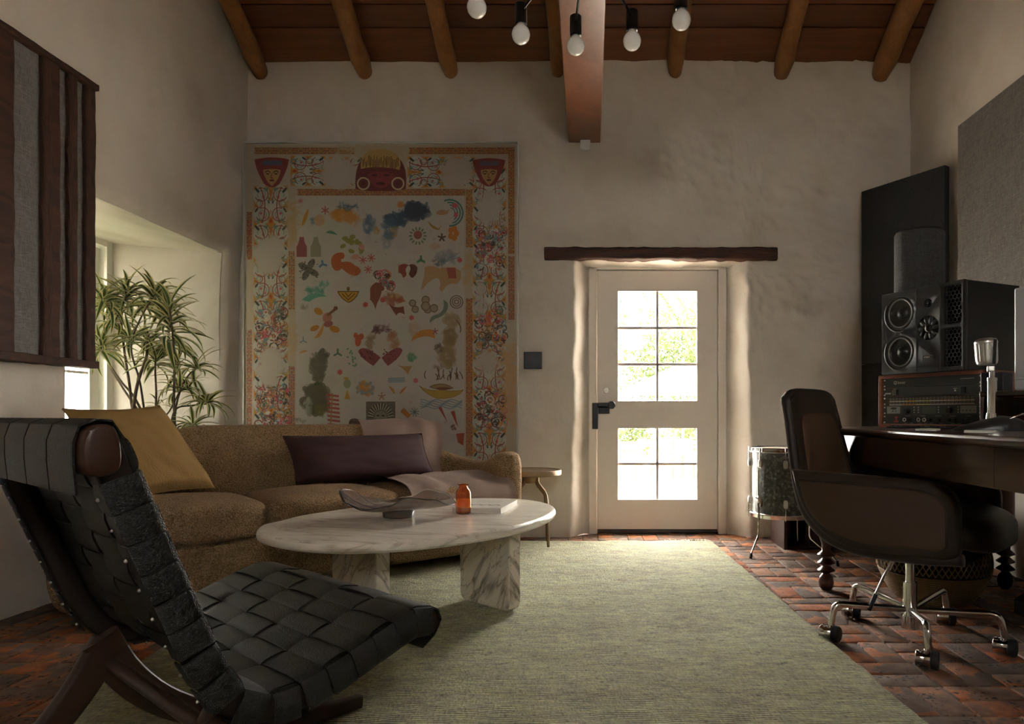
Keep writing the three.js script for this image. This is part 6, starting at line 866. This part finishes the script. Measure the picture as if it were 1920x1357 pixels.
// ---------------------------------------------------------------- garden outside the door and window
{
  const q = rng(404), GY = -0.35;
  struct('patio_ground', boxUV(merge([box(60, 0.2, 40, 0, GY - 0.1, -25.6, 0), box(40, 0.2, 20, 0, GY - 0.1, 11.7, 0)])), mat(C(0.52, 0.46, 0.40), 0.9));
  struct('lawn', boxUV(box(20, 0.2, 7.2, -13.3, GY - 0.1, -2.0, 0)), mat(C(0.12, 0.16, 0.07), 0.95));
  struct('door_step', boxUV(merge([box(2.4, 0.3, 0.9, 0.5, -0.16, -5.85, 0.01), box(2.8, 0.18, 0.5, 0.5, -0.28, -6.5, 0.01)])), mat(C(0.45, 0.38, 0.32), 0.9));
  const leafG = (() => { const s = new THREE.Shape(); s.moveTo(0, -0.5); s.quadraticCurveTo(0.34, 0, 0, 0.5); s.quadraticCurveTo(-0.34, 0, 0, -0.5); return new THREE.ShapeGeometry(s, 3); })();
  const leafM = (c) => new THREE.MeshPhysicalMaterial({ color: c, roughness: 1, specularIntensity: 0.1, transmission: 0.35, thickness: 0, side: THREE.DoubleSide });
  function foliage(n, place, size, m, parent) { const im = new THREE.InstancedMesh(leafG, m, n), d = new THREE.Object3D(); for (let i = 0; i < n; i++) { const p = place(); d.position.copy(p); d.rotation.set(q() * 6, q() * 6, q() * 6); const s = size * (0.6 + 0.8 * q()); d.scale.set(s, s, s); d.updateMatrix(); im.setMatrixAt(i, d.matrix); } im.name = 'foliage'; im.userData.kind = 'stuff'; im.castShadow = im.receiveShadow = true; parent.add(im); return im; }
  const ball = (c, rx, ry, rz) => () => { const a = q() * 2 * PI, b = Math.acos(2 * q() - 1), k = Math.pow(q(), 0.4) * (0.85 + 0.3 * N3(Math.cos(a) * 2, Math.sin(a) * 2, b * 2)); return V(c[0] + rx * k * Math.sin(b) * Math.cos(a), c[1] + ry * k * Math.cos(b), c[2] + rz * k * Math.sin(b) * Math.sin(a)); };
  const bark = mat(C(0.16, 0.12, 0.08), 0.9);
  const greens = [C(0.036, 0.055, 0.017), C(0.045, 0.062, 0.02), C(0.032, 0.052, 0.017), C(0.052, 0.066, 0.023)];
  const shrub = (name, label, x, d, h, rx, n, size, g, cat = 'shrub', group = 'garden shrubs') => { const o = thing(name, label, cat, [x, GY, -d], 0, group); part('trunk', sweep([V(0, 0, 0), V(0.05, h * 0.3, 0.02), V(-0.03, h * 0.65, 0)], (s) => lerp(0.06, 0.02, s) * (h / 2), 8), bark, o); foliage(n, ball([0, h * 0.58, 0], rx, h * 0.44, rx), size, leafM(greens[g]), o); return o; };
  shrub('garden_tree', 'leafy green tree far behind the patio umbrella', 3.2, 22, 5.2, 3.0, 9000, 0.17, 1, 'tree', 'garden trees'); shrub('garden_tree', 'tall pale leafy tree on the far side of the patio', 6.4, 25, 6.5, 3.2, 9000, 0.18, 3, 'tree', 'garden trees'); shrub('garden_tree', 'dense green tree behind the palm outside the door', -1.4, 24, 6, 3.4, 9000, 0.18, 0, 'tree', 'garden trees');
  shrub('garden_shrub', 'low leafy shrub under the edge of the patio umbrella', 1.0, 16, 1.5, 0.9, 1500, 0.12, 1); shrub('garden_shrub', 'bright green bush beyond the patio chairs', 2.7, 16.5, 1.7, 1.0, 1500, 0.13, 3);
  shrub('garden_tree', 'dense leafy tree shading the window niche from outside', -4.9, 4.7, 4.6, 1.35, 5200, 0.17, 1, 'tree', 'garden trees'); shrub('garden_tree', 'second leafy tree shading the window from the side', -5.0, 2.6, 4.4, 1.3, 4800, 0.17, 3, 'tree', 'garden trees'); shrub('garden_shrub', 'leafy shrub close outside the window niche', -4.6, 3.7, 1.7, 0.7, 2600, 0.1, 1); shrub('garden_shrub', 'tall green hedge plant outside the window', -6.6, 5.9, 3.4, 1.3, 3000, 0.14, 2); shrub('garden_shrub', 'round green bush outside beyond the window', -6.4, 3.2, 2.0, 1.1, 2200, 0.13, 1);
  { // palm whose fronds hang into view
    const p = atZ(1120, 560, 11), o = thing('palm_tree', 'palm with arching fronds outside the door', 'tree', [0.05, GY, -11]);
    part('trunk', sweep([V(0, 0, 0), V(0.04, 1.2, 0), V(-0.02, 2.6, 0), V(0, 3.4, 0)], (s) => lerp(0.17, 0.12, s), 12), bark, o);
    const fm = leafM(C(0.030, 0.042, 0.012));
    for (let k = 0; k < 13; k++) { const a = k / 13 * 2 * PI + 0.3, len = 1.7 + 0.5 * q(), pts = []; for (let i = 0; i <= 12; i++) { const s = i / 12; pts.push(V(Math.cos(a) * len * s, 3.4 + 0.7 * s * (1 - 0.3 * q() * 0) - 2.3 * s * s * s, Math.sin(a) * len * s)); } const gs = [sweep(pts, (s) => 0.016 * (1.1 - s), 5)]; for (let i = 1; i < 12; i++) for (let m = 0; m < 4; m++) for (const sd of [-1, 1]) { const c = pts[i].clone().lerp(pts[Math.min(12, i + 1)], m / 4), l = 0.42 * Math.sin(PI * (0.15 + 0.8 * i / 12)), tip = c.clone().add(V(-Math.sin(a) * sd * l * 0.8 + Math.cos(a) * l * 0.4, -l * 0.45, Math.cos(a) * sd * l * 0.8 + Math.sin(a) * l * 0.4)), wv = V(Math.cos(a) * 0.016, 0, Math.sin(a) * 0.016), g = new THREE.BufferGeometry(); const A0 = c.clone().add(wv), B0 = c.clone().sub(wv); g.setAttribute('position', new THREE.Float32BufferAttribute([A0.x, A0.y, A0.z, B0.x, B0.y, B0.z, tip.x, tip.y, tip.z], 3)); g.setAttribute('uv', new THREE.Float32BufferAttribute([0, 0, 1, 0, 0, 1], 2)); g.computeVertexNormals(); gs.push(g); } part('frond', merge(gs), fm, o); }
  }
  { // patio umbrella, table and chairs
    const D = 13, X = 1.78, o = thing('patio_umbrella', 'white canvas patio umbrella on a wooden pole outside the door', 'umbrella', [X, GY, -D]);
    const teak = mat(C(0.17, 0.075, 0.03), 0.7), canvasM = new THREE.MeshPhysicalMaterial({ color: C(0.85, 0.8, 0.74), roughness: 0.9, transmission: 0.25, thickness: 0, side: THREE.DoubleSide });
    part('pole', cyl(0.03, 0.028, 2.3, 0, 0.05, 0), teak, o); part('base', cyl(0.28, 0.24, 0.06, 0, 0, 0), mat(C(0.2, 0.2, 0.2), 0.8), o);
    const R0 = 1.12; part('canopy', merge([grid(8, 6, (u, v) => { const a = u * 2 * PI + 0.3, rr = v * R0; return [Math.cos(a) * rr, 2.30 - 0.50 * v - 0.03 * Math.sin(v * PI), Math.sin(a) * rr]; }), grid(8, 1, (u, v) => { const a = u * 2 * PI + 0.3; return [Math.cos(a) * R0, 1.80 - 0.13 * v, Math.sin(a) * R0]; })]), canvasM, o);
    for (let k = 0; k < 8; k++) { const a = k / 8 * 2 * PI + 0.3; part('rib', rod(V(0, 2.27, 0), V(Math.cos(a) * R0, 1.78, Math.sin(a) * R0), 0.012), teak, o); part('strut', rod(V(0, 1.75, 0), V(Math.cos(a) * R0 * 0.55, 2.01, Math.sin(a) * R0 * 0.55), 0.01), teak, o); }
    const tb = (x, d, label) => { const b = thing('patio_table', label, 'table', [x, GY, -d], 0, 'patio tables'); part('tabletop', box(1.0, 0.035, 0.8, 0, 0.735, 0, 0.006), mat(C(0.75, 0.7, 0.64), 0.6), b); for (const sx of [-0.44, 0.44]) for (const sz of [-0.34, 0.34]) part('leg', box(0.06, 0.72, 0.06, sx, 0.36, sz, 0.004), teak, b); };
    tb(0.95, 12.2, 'pale topped wooden patio table seen through the lower door panes'); tb(2.1, 13.6, 'wooden patio table under the white umbrella');
    const chair0 = thing('patio_chair', 'slatted wooden patio chair seen through the lower door panes', 'chair', [0, GY, 0], 0, 'patio chairs');
    for (let k = 0; k < 5; k++) part('seat_slat', box(0.44, 0.018, 0.075, 0, 0.43, -0.16 + k * 0.085, 0.004), teak, chair0); for (let k = 0; k < 4; k++) part('back_slat', box(0.44, 0.06, 0.016, 0, 0.55 + k * 0.085, -0.235 - k * 0.012, 0.004), teak, chair0); for (const sx of [-0.2, 0.2]) { part('leg', box(0.04, 0.43, 0.04, sx, 0.215, 0.19, 0.004), teak, chair0); part('leg', T(box(0.04, 0.88, 0.04, 0, 0.44, 0, 0.004), sx, 0, -0.2, -0.07), teak, chair0); }
    const spots = [[0.62, 11.4, 3.3, 'slatted wooden patio chair at the near side of the pale topped table'], [1.3, 11.2, 2.9, 'slatted wooden patio chair between the two patio tables'], [1.75, 12.9, 0.3, 'slatted wooden patio chair tucked under the umbrella table'], [2.35, 12.8, 3.0, 'slatted wooden patio chair at the far right of the umbrella table']];
    spots.forEach(([x, d, a, l], i) => { const c = i ? chair0.clone() : chair0; if (i) { c.name = numbered('patio_chair'); scene.add(c); } c.userData = { label: l, category: 'chair', group: 'patio chairs' }; c.position.set(x, GY, -d); c.rotation.y = a; });
  }
}
scene.traverse((o) => { if (o.isMesh) { o.castShadow = true; o.receiveShadow = true; } });
renderer.render(scene, camera);
